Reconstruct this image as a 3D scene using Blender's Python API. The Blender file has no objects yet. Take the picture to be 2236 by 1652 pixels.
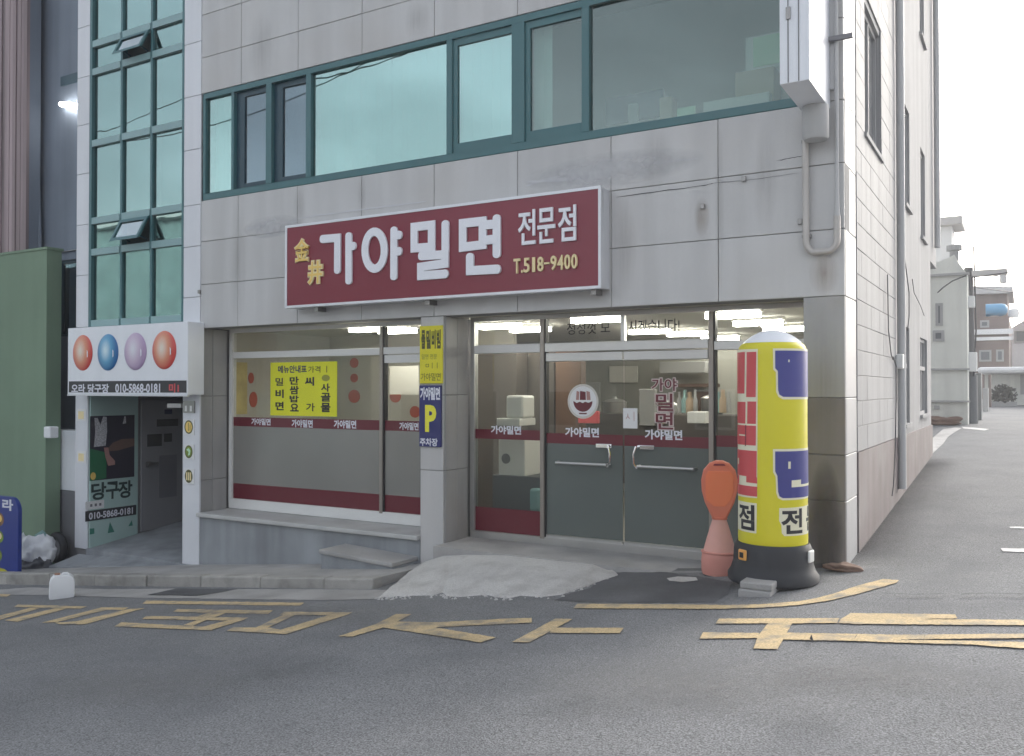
import bpy, bmesh, math, random
from mathutils import Vector, Matrix, noise as mnoise
R = math.radians
random.seed(11)
SC = bpy.context.scene
COL = SC.collection

# ------------------------------------------------------------------ camera
F_PX, CX, CY = 1915.0, 1118.0, 826.0          # measured on a 2236 px wide view of the photograph
YAW, PITCH = R(30.4), math.atan(24 / 1915.0)
CAM = (1.40, -8.29, 1.60)
cam = bpy.data.cameras.new('camera')
cam.sensor_width = 36; cam.lens = 36 * F_PX / 2236
cam.clip_start = 0.05; cam.clip_end = 2000
camo = bpy.data.objects.new('camera', cam); COL.objects.link(camo)
camo.location = CAM; camo.rotation_euler = (R(90) + PITCH, 0, YAW)
SC.camera = camo

# ------------------------------------------------------------------ light
SUN_EL, SUN_AZ = R(24), R(13)                   # azimuth measured from +Y towards +X
world = bpy.data.worlds.new('World'); SC.world = world; world.use_nodes = True
nt = world.node_tree; nt.nodes.clear()
sky = nt.nodes.new('ShaderNodeTexSky'); sky.sky_type = 'NISHITA'; sky.sun_disc = False
sky.sun_elevation = SUN_EL; sky.sun_rotation = SUN_AZ
sky.air_density = 1.0; sky.dust_density = 4.0; sky.ozone_density = 1.0
hs = nt.nodes.new('ShaderNodeHueSaturation'); hs.inputs['Saturation'].default_value = 0.34
bg = nt.nodes.new('ShaderNodeBackground'); bg.inputs['Strength'].default_value = 0.15
wo = nt.nodes.new('ShaderNodeOutputWorld')
wtc = nt.nodes.new('ShaderNodeTexCoord'); wmp = nt.nodes.new('ShaderNodeMapping'); wmp.inputs['Scale'].default_value = (1, 1, 2.6)
wn = nt.nodes.new('ShaderNodeTexNoise'); wn.inputs['Scale'].default_value = 3.2; wn.inputs['Detail'].default_value = 6
wr = nt.nodes.new('ShaderNodeMapRange'); wr.inputs[1].default_value = .36; wr.inputs[2].default_value = .66; wr.inputs[3].default_value = .82; wr.inputs[4].default_value = 1.3
wm = nt.nodes.new('ShaderNodeMix'); wm.data_type = 'RGBA'; wm.blend_type = 'MULTIPLY'; wm.inputs[0].default_value = 1
nt.links.new(wtc.outputs['Generated'], wmp.inputs[0]); nt.links.new(wmp.outputs[0], wn.inputs['Vector']); nt.links.new(wn.outputs[0], wr.inputs[0])
nt.links.new(sky.outputs[0], hs.inputs['Color']); nt.links.new(hs.outputs[0], wm.inputs[6]); nt.links.new(wr.outputs[0], wm.inputs[7]); nt.links.new(wm.outputs[2], bg.inputs['Color'])
nt.links.new(bg.outputs[0], wo.inputs['Surface'])
sl = bpy.data.lights.new('sun', 'SUN'); sl.energy = 0.5; sl.angle = R(14); sl.color = (1, .95, .88)
so = bpy.data.objects.new('sun', sl); COL.objects.link(so)
sd = Vector((math.sin(SUN_AZ) * math.cos(SUN_EL), math.cos(SUN_AZ) * math.cos(SUN_EL), math.sin(SUN_EL)))
so.rotation_euler = sd.to_track_quat('Z', 'Y').to_euler(); so.location = sd * 50
SC.view_settings.view_transform = 'Standard'; SC.view_settings.look = 'None'
SC.view_settings.gamma = 1; SC.view_settings.use_curve_mapping = False
SC.view_settings.exposure = 1.30
SC.cycles.use_denoising = True
SC.cycles.max_bounces = 8; SC.cycles.transparent_max_bounces = 12
SC.cycles.caustics_reflective = False; SC.cycles.caustics_refractive = False
SC.cycles.sample_clamp_indirect = 6

# ------------------------------------------------------------------ measuring helpers: a pixel and a real plane give a real point
AX = (-math.sin(YAW), math.cos(YAW)); RT = (math.cos(YAW), math.sin(YAW))
def ray(px, py):
    t = (px - CX) / F_PX; v = -(py - CY) / F_PX
    fw = math.cos(PITCH) - v * math.sin(PITCH); up = math.sin(PITCH) + v * math.cos(PITCH)
    return (AX[0] * fw + RT[0] * t, AX[1] * fw + RT[1] * t, up)
def hit(px, py, axis, val):
    d = ray(px, py); k = (val - CAM[axis]) / d[axis]
    return Vector([CAM[i] + k * d[i] for i in range(3)])
def FY(px, py, y=0.0): return hit(px, py, 1, y)
def FX(px, py, x=0.0): return hit(px, py, 0, x)
def FZ(px, py, z=0.0): return hit(px, py, 2, z)
def sstep(a, b, t):
    t = max(0., min(1., (t - a) / (b - a))); return t * t * (3 - 2 * t)
def gz(x, y):                                   # the street falls to the left, the alley climbs
    s = .105 * max(-17, min(x, 9))
    if y > 0: s *= max(0, 1 - y / 7)
    a = 0 if y < 0 else (.057 * y if y < 13 else .741 + .015 * (min(y, 60) - 13))
    return s + a
def G(px, py):
    d = ray(px, py); k = 1.
    while k < 200:
        if CAM[2] + k * d[2] <= gz(CAM[0] + k * d[0], CAM[1] + k * d[1]): break
        k += .01
    return Vector([CAM[i] + k * d[i] for i in range(3)])
def fbox(l, r, t, b, y):                        # box in the photograph -> x0,x1,z0,z1 on the plane Y=y
    m = (l + r) / 2
    return FY(l, (t + b) / 2, y).x, FY(r, (t + b) / 2, y).x, FY(m, b, y).z, FY(m, t, y).z

# ------------------------------------------------------------------ materials
MATS = {}
def N(nt, typ, **kw):
    n = nt.nodes.new(typ)
    for k, v in kw.items(): setattr(n, k, v)
    return n
def mat(name, col, rough=.6, metal=0., spec=.5, var=0., vscale=6., fine=0., fscale=160., bump=0., bscale=120., streak=0.,
        rnd=0., emis=None, estr=0., coat=0., stain=None, stain_amt=.0, stain_scale=1.2, sss=0.):
    m = bpy.data.materials.new(name); m.use_nodes = True; t = m.node_tree; b = t.nodes['Principled BSDF']
    b.inputs['Roughness'].default_value = rough; b.inputs['Metallic'].default_value = metal
    b.inputs['Specular IOR Level'].default_value = spec
    if coat: b.inputs['Coat Weight'].default_value = coat; b.inputs['Coat Roughness'].default_value = .08
    geo = N(t, 'ShaderNodeNewGeometry'); cur = None
    rgb = N(t, 'ShaderNodeRGB'); rgb.outputs[0].default_value = (*col, 1); cur = rgb.outputs[0]
    def mul(factor_socket):
        nonlocal cur
        mx = N(t, 'ShaderNodeMix', data_type='RGBA', blend_type='MULTIPLY'); mx.inputs[0].default_value = 1
        t.links.new(cur, mx.inputs[6]); t.links.new(factor_socket, mx.inputs[7]); cur = mx.outputs[2]
    def noise(scale, lo, hi, det=4, sc=(1, 1, 1), f0=.3, f1=.7):
        mp = N(t, 'ShaderNodeMapping'); mp.inputs['Scale'].default_value = sc
        t.links.new(geo.outputs['Position'], mp.inputs[0])
        n = N(t, 'ShaderNodeTexNoise'); n.inputs['Scale'].default_value = scale; n.inputs['Detail'].default_value = det
        t.links.new(mp.outputs[0], n.inputs['Vector'])
        r = N(t, 'ShaderNodeMapRange'); r.inputs[1].default_value = f0; r.inputs[2].default_value = f1
        r.inputs[3].default_value = lo; r.inputs[4].default_value = hi
        t.links.new(n.outputs[0], r.inputs[0]); return r.outputs[0]
    if var: mul(noise(vscale * .2, 1 - var, 1 + var * .6, 6))
    if fine: mul(noise(fscale, 1 - fine, 1 + fine, 2))
    if streak: mul(noise(2.2, 1 - streak, 1.04, 5, (1.6, 1.6, .12), .25, .6))
    if rnd:
        oi = N(t, 'ShaderNodeObjectInfo'); r = N(t, 'ShaderNodeMapRange')
        r.inputs[3].default_value = 1 - rnd; r.inputs[4].default_value = 1 + rnd
        t.links.new(oi.outputs['Random'], r.inputs[0]); mul(r.outputs[0])
    if stain:
        mx = N(t, 'ShaderNodeMix', data_type='RGBA'); f = noise(stain_scale, 0, stain_amt, 8, (1, 1, 1), .48, .72)
        t.links.new(f, mx.inputs[0]); t.links.new(cur, mx.inputs[6]); mx.inputs[7].default_value = (*stain, 1); cur = mx.outputs[2]
    t.links.new(cur, b.inputs['Base Color'])
    if bump:
        n = N(t, 'ShaderNodeTexNoise'); n.inputs['Scale'].default_value = bscale; n.inputs['Detail'].default_value = 3
        t.links.new(geo.outputs['Position'], n.inputs['Vector'])
        bp = N(t, 'ShaderNodeBump'); bp.inputs['Strength'].default_value = bump; bp.inputs['Distance'].default_value = .01
        t.links.new(n.outputs[0], bp.inputs['Height']); t.links.new(bp.outputs[0], b.inputs['Normal'])
    if emis:
        b.inputs['Emission Color'].default_value = (*emis, 1); b.inputs['Emission Strength'].default_value = estr
    MATS[name] = m; return m
def glass(name, trans, refl, base, rough=.0, wave=0.):
    """thin pane: tinted see-through plus a mirror share that grows at grazing angles"""
    m = bpy.data.materials.new(name); m.use_nodes = True; t = m.node_tree; t.nodes.clear()
    o = N(t, 'ShaderNodeOutputMaterial'); tr = N(t, 'ShaderNodeBsdfTransparent'); tr.inputs[0].default_value = (*trans, 1)
    gl = N(t, 'ShaderNodeBsdfGlossy'); gl.inputs['Color'].default_value = (*refl, 1); gl.inputs['Roughness'].default_value = rough
    ge = N(t, 'ShaderNodeNewGeometry'); dt = N(t, 'ShaderNodeVectorMath', operation='DOT_PRODUCT')
    t.links.new(ge.outputs['Normal'], dt.inputs[0]); t.links.new(ge.outputs['Incoming'], dt.inputs[1])
    ab = N(t, 'ShaderNodeMath', operation='ABSOLUTE'); iv = N(t, 'ShaderNodeMath', operation='SUBTRACT'); iv.inputs[0].default_value = 1
    lw = N(t, 'ShaderNodeMath', operation='POWER'); lw.inputs[1].default_value = 5
    t.links.new(dt.outputs['Value'], ab.inputs[0]); t.links.new(ab.outputs[0], iv.inputs[1]); t.links.new(iv.outputs[0], lw.inputs[0])
    ma = N(t, 'ShaderNodeMath', operation='MULTIPLY_ADD'); ma.inputs[1].default_value = 1 - base; ma.inputs[2].default_value = base; ma.use_clamp = True
    mx = N(t, 'ShaderNodeMixShader')
    t.links.new(lw.outputs[0], ma.inputs[0]); t.links.new(ma.outputs[0], mx.inputs[0])
    t.links.new(tr.outputs[0], mx.inputs[1]); t.links.new(gl.outputs[0], mx.inputs[2]); t.links.new(mx.outputs[0], o.inputs[0])
    if wave:
        geo = N(t, 'ShaderNodeNewGeometry'); n = N(t, 'ShaderNodeTexNoise'); n.inputs['Scale'].default_value = 1.1
        bp = N(t, 'ShaderNodeBump'); bp.inputs['Strength'].default_value = wave; bp.inputs['Distance'].default_value = .02
        t.links.new(geo.outputs['Position'], n.inputs['Vector']); t.links.new(n.outputs[0], bp.inputs['Height']); t.links.new(bp.outputs[0], gl.inputs['Normal'])
    MATS[name] = m; return m

mat('asphalt', (.228, .232, .238), .9, spec=.2, var=.10, vscale=5, fine=.5, fscale=95, bump=.7, bscale=110, stain=(.155, .16, .17), stain_amt=.45, stain_scale=1.7)
mat('asphalt_dark', (.135, .138, .146), .85, spec=.2, var=.25, vscale=9, fine=.3, fscale=140, bump=.5, bscale=160)
mat('concrete', (.42, .41, .40), .85, var=.2, vscale=7, fine=.14, bump=.35, stain=(.24, .23, .22), stain_amt=.5, stain_scale=2.2)
mat('concrete_pale', (.57, .56, .545), .9, spec=.2, var=.10, vscale=6, fine=.2, fscale=90, bump=.45, bscale=70, stain=(.27, .26, .25), stain_amt=.5, stain_scale=3.2)
mat('concrete_cool', (.32, .34, .36), .8, var=.2, vscale=6, fine=.1, bump=.25, streak=.3)
mat('kerb_stone', (.42, .405, .38), .85, var=.25, vscale=10, fine=.16, bump=.4, rnd=.1, stain=(.12, .115, .1), stain_amt=.6, stain_scale=4)
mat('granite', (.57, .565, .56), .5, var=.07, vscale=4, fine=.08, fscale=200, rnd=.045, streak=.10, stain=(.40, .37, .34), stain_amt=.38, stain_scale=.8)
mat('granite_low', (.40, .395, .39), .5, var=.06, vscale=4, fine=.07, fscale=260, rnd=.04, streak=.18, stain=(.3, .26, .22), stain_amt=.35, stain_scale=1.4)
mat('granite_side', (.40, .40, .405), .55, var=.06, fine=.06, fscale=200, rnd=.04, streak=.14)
mat('granite_pier', (.235, .212, .205), .55, var=.08, vscale=4, fine=.08, fscale=260, rnd=.05, streak=.2, stain=(.16, .13, .105), stain_amt=.7, stain_scale=1.6)
mat('white_stone', (.72, .735, .77), .45, var=.04, vscale=4, fine=.03, rnd=.02, streak=.06)
mat('joint', (.24, .24, .24), .9)
mat('stucco', (.35, .35, .355), .85, var=.08, vscale=5, fine=.05, bump=.3, streak=.18)
mat('side_block', (.325, .325, .33), .75, var=.06, vscale=5, fine=.05, rnd=.035, streak=.16)
mat('pink_paint', (.205, .172, .17), .75, var=.14, vscale=6, streak=.2, stain=(.26, .245, .24), stain_amt=.6, stain_scale=1.6)
mat('teal_frame', (.055, .16, .175), .4, var=.1, spec=.5)
mat('teal_pale', (.26, .41, .42), .4, var=.08)
mat('teal_dark', (.02, .06, .085), .4)
mat('steel', (.55, .55, .54), .32, metal=.85, var=.08, vscale=10)
mat('steel_brown', (.33, .30, .27), .35, metal=.6, var=.1)
mat('steel_dark', (.30, .29, .28), .35, metal=.8, var=.1)
mat('white_metal', (.78, .78, .76), .4, var=.05)
mat('chrome', (.8, .8, .8), .12, metal=1)
mat('black', (.015, .015, .017), .5)
mat('near_black', (.03, .031, .036), .55, var=.2, bump=.05)
mat('ink', (.018, .018, .022), .5)
mat('ink_green', (.015, .04, .038), .5)
mat('ink_navy', (.02, .025, .09), .5)
mat('burgundy', (.225, .018, .04), .28, spec=.5, var=.05)
mat('burgundy_film', (.14, .012, .025), .35, var=.06)
mat('letter_white', (.84, .85, .9), .35, rnd=.02)
mat('gold', (.85, .60, .16), .4)
mat('gold_pale', (.86, .72, .40), .4)
mat('sign_frame', (.74, .75, .78), .35, metal=.2, var=.04)
mat('panel_white', (.82, .84, .88), .35, streak=.05)
mat('sign_yellow', (.72, .65, .016), .4, var=.04)
mat('paper_yellow', (.78, .78, .02), .55, var=.05)
mat('ink_olive', (.09, .09, .02), .6)
mat('ink_pale_olive', (.34, .34, .04), .6)
mat('navy', (.022, .026, .14), .4, var=.08)
mat('ink_white', (.74, .75, .82), .5)
mat('ink_yellow', (.85, .80, .05), .5)
mat('red_print', (.62, .075, .085), .4, var=.05)
mat('blue_print', (.055, .06, .27), .4, var=.08)
mat('cream_print', (.82, .79, .60), .45)
mat('white_dome', (.86, .88, .92), .35)
mat('rubber_black', (.022, .025, .032), .6, var=.25, bump=.05)
mat('orange_reflector', (.85, .42, .10), .35)
mat('orange', (.74, .20, .12), .5, var=.14, vscale=9)
mat('orange_faded', (.66, .28, .23), .6, var=.18, vscale=9)
mat('orange_pale', (.72, .38, .32), .6, var=.2, vscale=9)
mat('orange_face', (.86, .22, .09), .3)
mat('marking', (.62, .48, .28), .8, spec=.2, var=.12, vscale=20, fine=.22, fscale=70, stain=(.24, .235, .23), stain_amt=.85, stain_scale=6)
mat('marking_white', (.6, .6, .6), .7, fine=.2)
mat('film', (.30, .295, .275), .16, spec=.6, var=.14, vscale=3)
MATS['film'].node_tree.nodes['Principled BSDF'].inputs['Alpha'].default_value = .80
mat('film_green', (.14, .165, .155), .18, spec=.5, var=.12, vscale=3)
MATS['film_green'].node_tree.nodes['Principled BSDF'].inputs['Alpha'].default_value = .88
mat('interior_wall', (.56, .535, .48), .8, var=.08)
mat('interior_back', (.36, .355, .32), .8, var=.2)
mat('interior_dark', (.10, .085, .075), .7, var=.2)
mat('interior_ceiling', (.62, .60, .54), .8)
mat('interior_floor', (.3, .28, .25), .5)
mat('stair_paint', (.22, .29, .30), .8, var=.2)
mat('room_wall', (.62, .63, .62), .85)
mat('curtain', (.72, .84, .84), .85, streak=.08)
mat('wood', (.12, .065, .04), .5, streak=.3)
mat('appliance', (.72, .72, .68), .35)
mat('red_dot', (.50, .09, .05), .6)
mat('lamp_glow', (1, .97, .88), .5, emis=(1, .97, .90), estr=13)
mat('lamp_cold', (1, 1, 1), .5, emis=(1, .99, .95), estr=9)
mat('lamp_amber', (1, .9, .5), .5, emis=(1, .82, .3), estr=2.5)
mat('paper', (.78, .78, .78), .7)
mat('paper_aged', (.62, .60, .55), .7)
mat('box_card', (.45, .34, .24), .8)
mat('note_green', (.55, .80, .56), .7)
mat('monitor', (.012, .03, .07), .3)
mat('pipe', (.52, .49, .46), .45, var=.15, streak=.2, metal=.2)
mat('pipe_white', (.5, .5, .5), .5, streak=.15)
mat('cable', (.05, .05, .055), .6)
mat('green_wall', (.19, .275, .19), .75, var=.10, vscale=3, streak=.06)
mat('slate_wall', (.20, .235, .29), .7, var=.15, vscale=3, streak=.2)
mat('clad_brown', (.36, .28, .29), .7, rnd=.22, streak=.45)
mat('mint', (.42, .58, .55), .5, var=.1)
mat('mint_dark', (.05, .22, .17), .5)
mat('door_grey', (.27, .27, .285), .5, var=.1)
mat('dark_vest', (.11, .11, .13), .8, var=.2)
mat('poster_dark', (.025, .022, .04), .35)
mat('poster_green', (.02, .16, .07), .4)
mat('print_pale', (.62, .52, .50), .5)
mat('skin_print', (.42, .22, .20), .5)
mat('skin_print_dark', (.16, .09, .075), .5)
mat('silver_print', (.5, .5, .53), .6, fine=.4, fscale=60)
mat('blue_board', (.018, .042, .27), .3, var=.15, vscale=5)
mat('board_warm', (.62, .50, .20), .6, var=.4, vscale=14)
mat('board_brown', (.25, .12, .05), .5, var=.4, vscale=40)
mat('board_green', (.2, .3, .02), .5, var=.4, vscale=40)
mat('board_yellow', (.6, .56, .04), .5, var=.3, vscale=30)
mat('bag', (.84, .86, .88), .4, var=.12, vscale=12, bump=.4, bscale=30)
mat('bag_dark', (.08, .085, .1), .45, var=.3, bump=.4, bscale=40)
mat('bag_teal', (.25, .42, .42), .45)
mat('jerry', (.83, .85, .87), .45, var=.06)
mat('cap_brown', (.35, .2, .14), .6)
mat('grey_box', (.19, .19, .205), .6, var=.12)
mat('far_cream', (.70, .71, .66), .85, var=.08, streak=.14)
mat('far_white', (.8, .8, .8), .85, var=.05)
mat('far_brown', (.21, .16, .145), .85, var=.1, streak=.15)
mat('far_roof', (.58, .56, .55), .8)
mat('far_grey', (.4, .4, .4), .8, var=.1)
mat('far_dark', (.13, .14, .15), .6)
mat('pole', (.17, .17, .175), .8, var=.1)
mat('tank_blue', (.10, .36, .60), .4)
mat('leaf', (.022, .028, .022), .7, rnd=.2)
mat('brown_rag', (.2, .13, .1), .9, var=.2)
mat('caulk', (.60, .60, .62), .7)
mat('side_pane', (.16, .17, .18), .12, spec=.6)
glass('pane_teal', (.56, .76, .73), (.68, .89, .86), .38, .0, .12)
glass('pane_tower', (.34, .53, .51), (.60, .82, .80), .42, .0, .10)
glass('pane_office', (.72, .80, .77), (.72, .82, .80), .12)
glass('pane_sash', (.5, .64, .66), (.85, .97, 1.), .62)
glass('pane_slider', (.58, .68, .72), (.62, .74, .8), .22, .02)
glass('pane_shop', (.86, .87, .84), (.9, .92, .92), .035)
BALL = {}
def ball_mat(name, col, hi):
    m = mat(name, col, .12, coat=.6, spec=.6)
    return m

# ------------------------------------------------------------------ building helpers
class MB:
    def __init__(s): s.v = []; s.f = []
    def add(s, vs, fs):
        o = len(s.v); s.v += [Vector(p) for p in vs]; s.f += [tuple(i + o for i in q) for q in fs]; return s
    def box(s, x0, x1, y0, y1, z0, z1):
        if x0 > x1: x0, x1 = x1, x0
        if y0 > y1: y0, y1 = y1, y0
        if z0 > z1: z0, z1 = z1, z0
        return s.add([(x0,y0,z0),(x1,y0,z0),(x1,y1,z0),(x0,y1,z0),(x0,y0,z1),(x1,y0,z1),(x1,y1,z1),(x0,y1,z1)],
                     [(3,2,1,0),(4,5,6,7),(0,1,5,4),(1,2,6,5),(2,3,7,6),(3,0,4,7)])
    def hexa(s, lo, hi):                          # four low points, four high points, same order
        return s.add(list(lo) + list(hi), [(3,2,1,0),(4,5,6,7),(0,1,5,4),(1,2,6,5),(2,3,7,6),(3,0,4,7)])
    def prism(s, pts, off):                       # planar outline pushed along a vector
        n = len(pts); off = Vector(off)
        a = [Vector(p) for p in pts]; b = [p + off for p in a]
        return s.add(a + b, [tuple(range(n)), tuple(range(2*n-1, n-1, -1))] + [(i, i + n, (i+1) % n + n, (i+1) % n) for i in range(n)])
    def face(s, pts): return s.add(pts, [tuple(range(len(pts)))])
    def tube(s, path, r, n=10, cap=True):
        path = [Vector(p) for p in path]; rings = []
        up = None
        for i, p in enumerate(path):
            d = (path[min(i+1, len(path)-1)] - path[max(i-1, 0)]).normalized()
            if up is None: up = Vector((0,0,1)) if abs(d.z) < .9 else Vector((1,0,0))
            a = d.cross(up).normalized(); b = a.cross(d).normalized(); up = b
            rr = r[i] if isinstance(r, (list, tuple)) else r
            rings.append([p + a * math.cos(2*math.pi*k/n) * rr + b * math.sin(2*math.pi*k/n) * rr for k in range(n)])
        vs = [q for g in rings for q in g]; fs = []
        for i in range(len(rings)-1):
            for k in range(n): fs.append((i*n+k, i*n+(k+1)%n, (i+1)*n+(k+1)%n, (i+1)*n+k))
        if cap: fs += [tuple(range(n-1,-1,-1)), tuple(range((len(rings)-1)*n, len(rings)*n))]
        return s.add(vs, fs)
    def lathe(s, c, prof, n=40, sx=1, sy=1):
        vs = []; fs = []
        for r, z in prof:
            for k in range(n):
                a = 2*math.pi*k/n; vs.append((c[0]+r*sx*math.cos(a), c[1]+r*sy*math.sin(a), c[2]+z))
        for i in range(len(prof)-1):
            for k in range(n): fs.append((i*n+k, i*n+(k+1)%n, (i+1)*n+(k+1)%n, (i+1)*n+k))
        fs += [tuple(range(n-1,-1,-1)), tuple(range((len(prof)-1)*n, len(prof)*n))]
        return s.add(vs, fs)
    def build(s, name, m, parent=None, bevel=0., smooth=False, org=None, seg=2, tri=False):
        if parent is not None: L = WL[parent.name]
        elif org is not None: L = Vector(org)
        else:
            L = Vector((sum(p.x for p in s.v)/len(s.v), sum(p.y for p in s.v)/len(s.v), min(p.z for p in s.v)))
        me = bpy.data.meshes.new(name); me.from_pydata([p - L for p in s.v], [], s.f)
        bm = bmesh.new(); bm.from_mesh(me)
        if bevel:
            bmesh.ops.remove_doubles(bm, verts=bm.verts, dist=1e-5)
            es = [e for e in bm.edges if len(e.link_faces) == 2 and e.calc_face_angle(0) > .5]
            bmesh.ops.bevel(bm, geom=es, offset=bevel, segments=seg, affect='EDGES', profile=.5, clamp_overlap=True)
        bmesh.ops.recalc_face_normals(bm, faces=bm.faces)
        if tri: bmesh.ops.triangulate(bm, faces=[f for f in bm.faces if len(f.verts) > 4])
        bm.to_mesh(me); bm.free()
        me.materials.append(MATS[m] if isinstance(m, str) else m)
        if smooth:
            for p in me.polygons: p.use_smooth = True
            if smooth != 'all': me.set_sharp_from_angle(angle=R(38))
        o = bpy.data.objects.new(name, me); COL.objects.link(o)
        if parent is not None: o.parent = parent
        else: o.location = L
        WL[o.name] = L
        return o
WL = {}
def thing(name, label, cat, loc, group=None):
    o = bpy.data.objects.new(name, None); COL.objects.link(o); o.location = loc; o.empty_display_size = .2
    WL[o.name] = Vector(loc); return tag(o, label, cat, group)
def tag(o, label, cat, group=None):
    o['label'] = label; o['category'] = cat
    if group: o['group'] = group
    return o
def struct(o): o['kind'] = 'structure'; return o
def stuff(o): o['kind'] = 'stuff'; return o
def box(name, m, parent, *d, bevel=0., **k): return MB().box(*d).build(name, m, parent, bevel=bevel, **k)

# planes for writing: (origin, right, up, out)
def front(x0, z0, y): return (Vector((x0, y, z0)), Vector((1,0,0)), Vector((0,0,1)), Vector((0,-1,0)))
def sidep(y0, z0, x): return (Vector((x, y0, z0)), Vector((0,1,0)), Vector((0,0,1)), Vector((1,0,0)))
def place(pl, u, v, w=0.): return pl[0] + pl[1]*u + pl[2]*v + pl[3]*w
_tc = {}
def glyphs(body, bold):
    key = (body, bold)
    if key in _tc: return _tc[key]
    c = bpy.data.curves.new('lettering', 'FONT'); c.body = body; c.offset = bold; c.resolution_u = 3
    o = bpy.data.objects.new('lettering', c); COL.objects.link(o)
    bpy.context.view_layer.update()
    dg = bpy.context.evaluated_depsgraph_get(); me = o.evaluated_get(dg).to_mesh()
    vs = [tuple(v.co) for v in me.vertices]; fs = [tuple(p.vertices) for p in me.polygons]
    o.evaluated_get(dg).to_mesh_clear(); bpy.data.objects.remove(o); bpy.data.curves.remove(c)
    x0 = min(v[0] for v in vs); x1 = max(v[0] for v in vs); y0 = min(v[1] for v in vs); y1 = max(v[1] for v in vs)
    vs = [((v[0]-x0)/(x1-x0), (v[1]-y0)/(y1-y0)) for v in vs]
    # weld and keep the boundary for extrusion
    bm = bmesh.new()
    bv = [bm.verts.new((v[0], v[1], 0)) for v in vs]; bm.verts.ensure_lookup_table()
    for f in fs:
        try: bm.faces.new([bv[i] for i in f])
        except ValueError: pass
    bmesh.ops.remove_doubles(bm, verts=bm.verts, dist=1e-5)
    bm.verts.index_update(); bm.verts.ensure_lookup_table()
    V = [(v.co.x, v.co.y) for v in bm.verts]; Fc = [tuple(v.index for v in f.verts) for f in bm.faces]
    E = [(l.vert.index, l.link_loop_next.vert.index) for f in bm.faces for l in f.loops if len(l.edge.link_faces) == 1]
    bm.free(); _tc[key] = (V, Fc, E); return _tc[key]
def text(name, body, m, parent, pl, w, h, thick=0., gap=.002, bold=.02):
    V, Fc, E = glyphs(body, bold); mb = MB(); n = len(V)
    vs = [place(pl, a*w, b*h, gap+thick) for a, b in V]; fs = list(Fc)
    if thick:
        vs += [place(pl, a*w, b*h, gap*.2) for a, b in V]; fs += [(a, b, b+n, a+n) for a, b in E]
    mb.add(vs, fs)
    return mb.build(name, m, parent)
def stroke(mb, pl, pts, wd, thick, closed=False, n=5):
    """round-ended brush stroke with thickness on a plane"""
    pts = [Vector(p) for p in pts]; left = []; right = []
    m = len(pts); h = wd/2
    if closed:
        for i in range(m):
            a, b, c = pts[i-1], pts[i], pts[(i+1) % m]
            d = ((b-a).normalized() + (c-b).normalized()).normalized(); nn = Vector((-d.y, d.x))
            k = h / max(.5, nn.dot(Vector((-(c-b).normalized().y, (c-b).normalized().x))))
            left.append(b + nn*k); right.append(b - nn*k)
        vs = [place(pl, p.x, p.y, thick) for p in left] + [place(pl, p.x, p.y, thick) for p in right]
        vs += [place(pl, p.x, p.y, 0) for p in left] + [place(pl, p.x, p.y, 0) for p in right]
        fs = []
        for i in range(m):
            j = (i+1) % m
            fs += [(i, j, m+j, m+i), (i, 2*m+i, 2*m+j, j), (m+i, m+j, 3*m+j, 3*m+i)]
        mb.add(vs, fs); return
    out = []
    def nrm(a, b): d = (b-a).normalized(); return Vector((-d.y, d.x))
    L = []; Rr = []
    for i, p in enumerate(pts):
        if i == 0: q = nrm(pts[0], pts[1]); k = h
        elif i == m-1: q = nrm(pts[-2], pts[-1]); k = h
        else:
            n1 = nrm(pts[i-1], p); n2 = nrm(p, pts[i+1]); q = (n1+n2).normalized(); k = h / max(.5, q.dot(n2))
        L.append(p + q*k); Rr.append(p - q*k)
    d1 = (pts[-1]-pts[-2]).normalized(); n1 = Vector((-d1.y, d1.x)); d0 = (pts[0]-pts[1]).normalized(); n0 = Vector((-d0.y, d0.x))
    cap1 = [pts[-1] + n1*h*math.cos(a) + d1*h*.75*math.sin(a) for a in [math.pi*k/(n+1) for k in range(1, n+1)]]
    cap0 = [pts[0] + n0*h*math.cos(a) + d0*h*.75*math.sin(a) for a in [math.pi*k/(n+1) for k in range(1, n+1)]]
    # front face as quads along the stroke plus two caps
    vs = []; fs = []
    ring = L + cap1 + Rr[::-1] + cap0
    k = len(ring)
    vs = [place(pl, p.x, p.y, thick) for p in ring] + [place(pl, p.x, p.y, 0) for p in ring]
    for i in range(m-1):
        a, b = i, i+1; c, d = m + n + (m-1-(i+1)), m + n + (m-1-i)
        fs.append((a, b, c, d))
    fs.append(tuple([m-1] + list(range(m, m+n)) + [m+n])); fs.append(tuple([m+n+m-1] + list(range(m+n+m, k)) + [0]))
    for i in range(k): fs.append((i, i+k, (i+1) % k + k, (i+1) % k))
    mb.add(vs, fs)

def ellipse(cx, cy, rx, ry, n=28): return [(cx + rx*math.cos(2*math.pi*i/n), cy + ry*math.sin(2*math.pi*i/n)) for i in range(n)]
def flat(name, m, parent, pl, pts, w=.0015):
    return MB().face([place(pl, a, b, w) for a, b in pts]).build(name, m, parent, tri=True)

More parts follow.
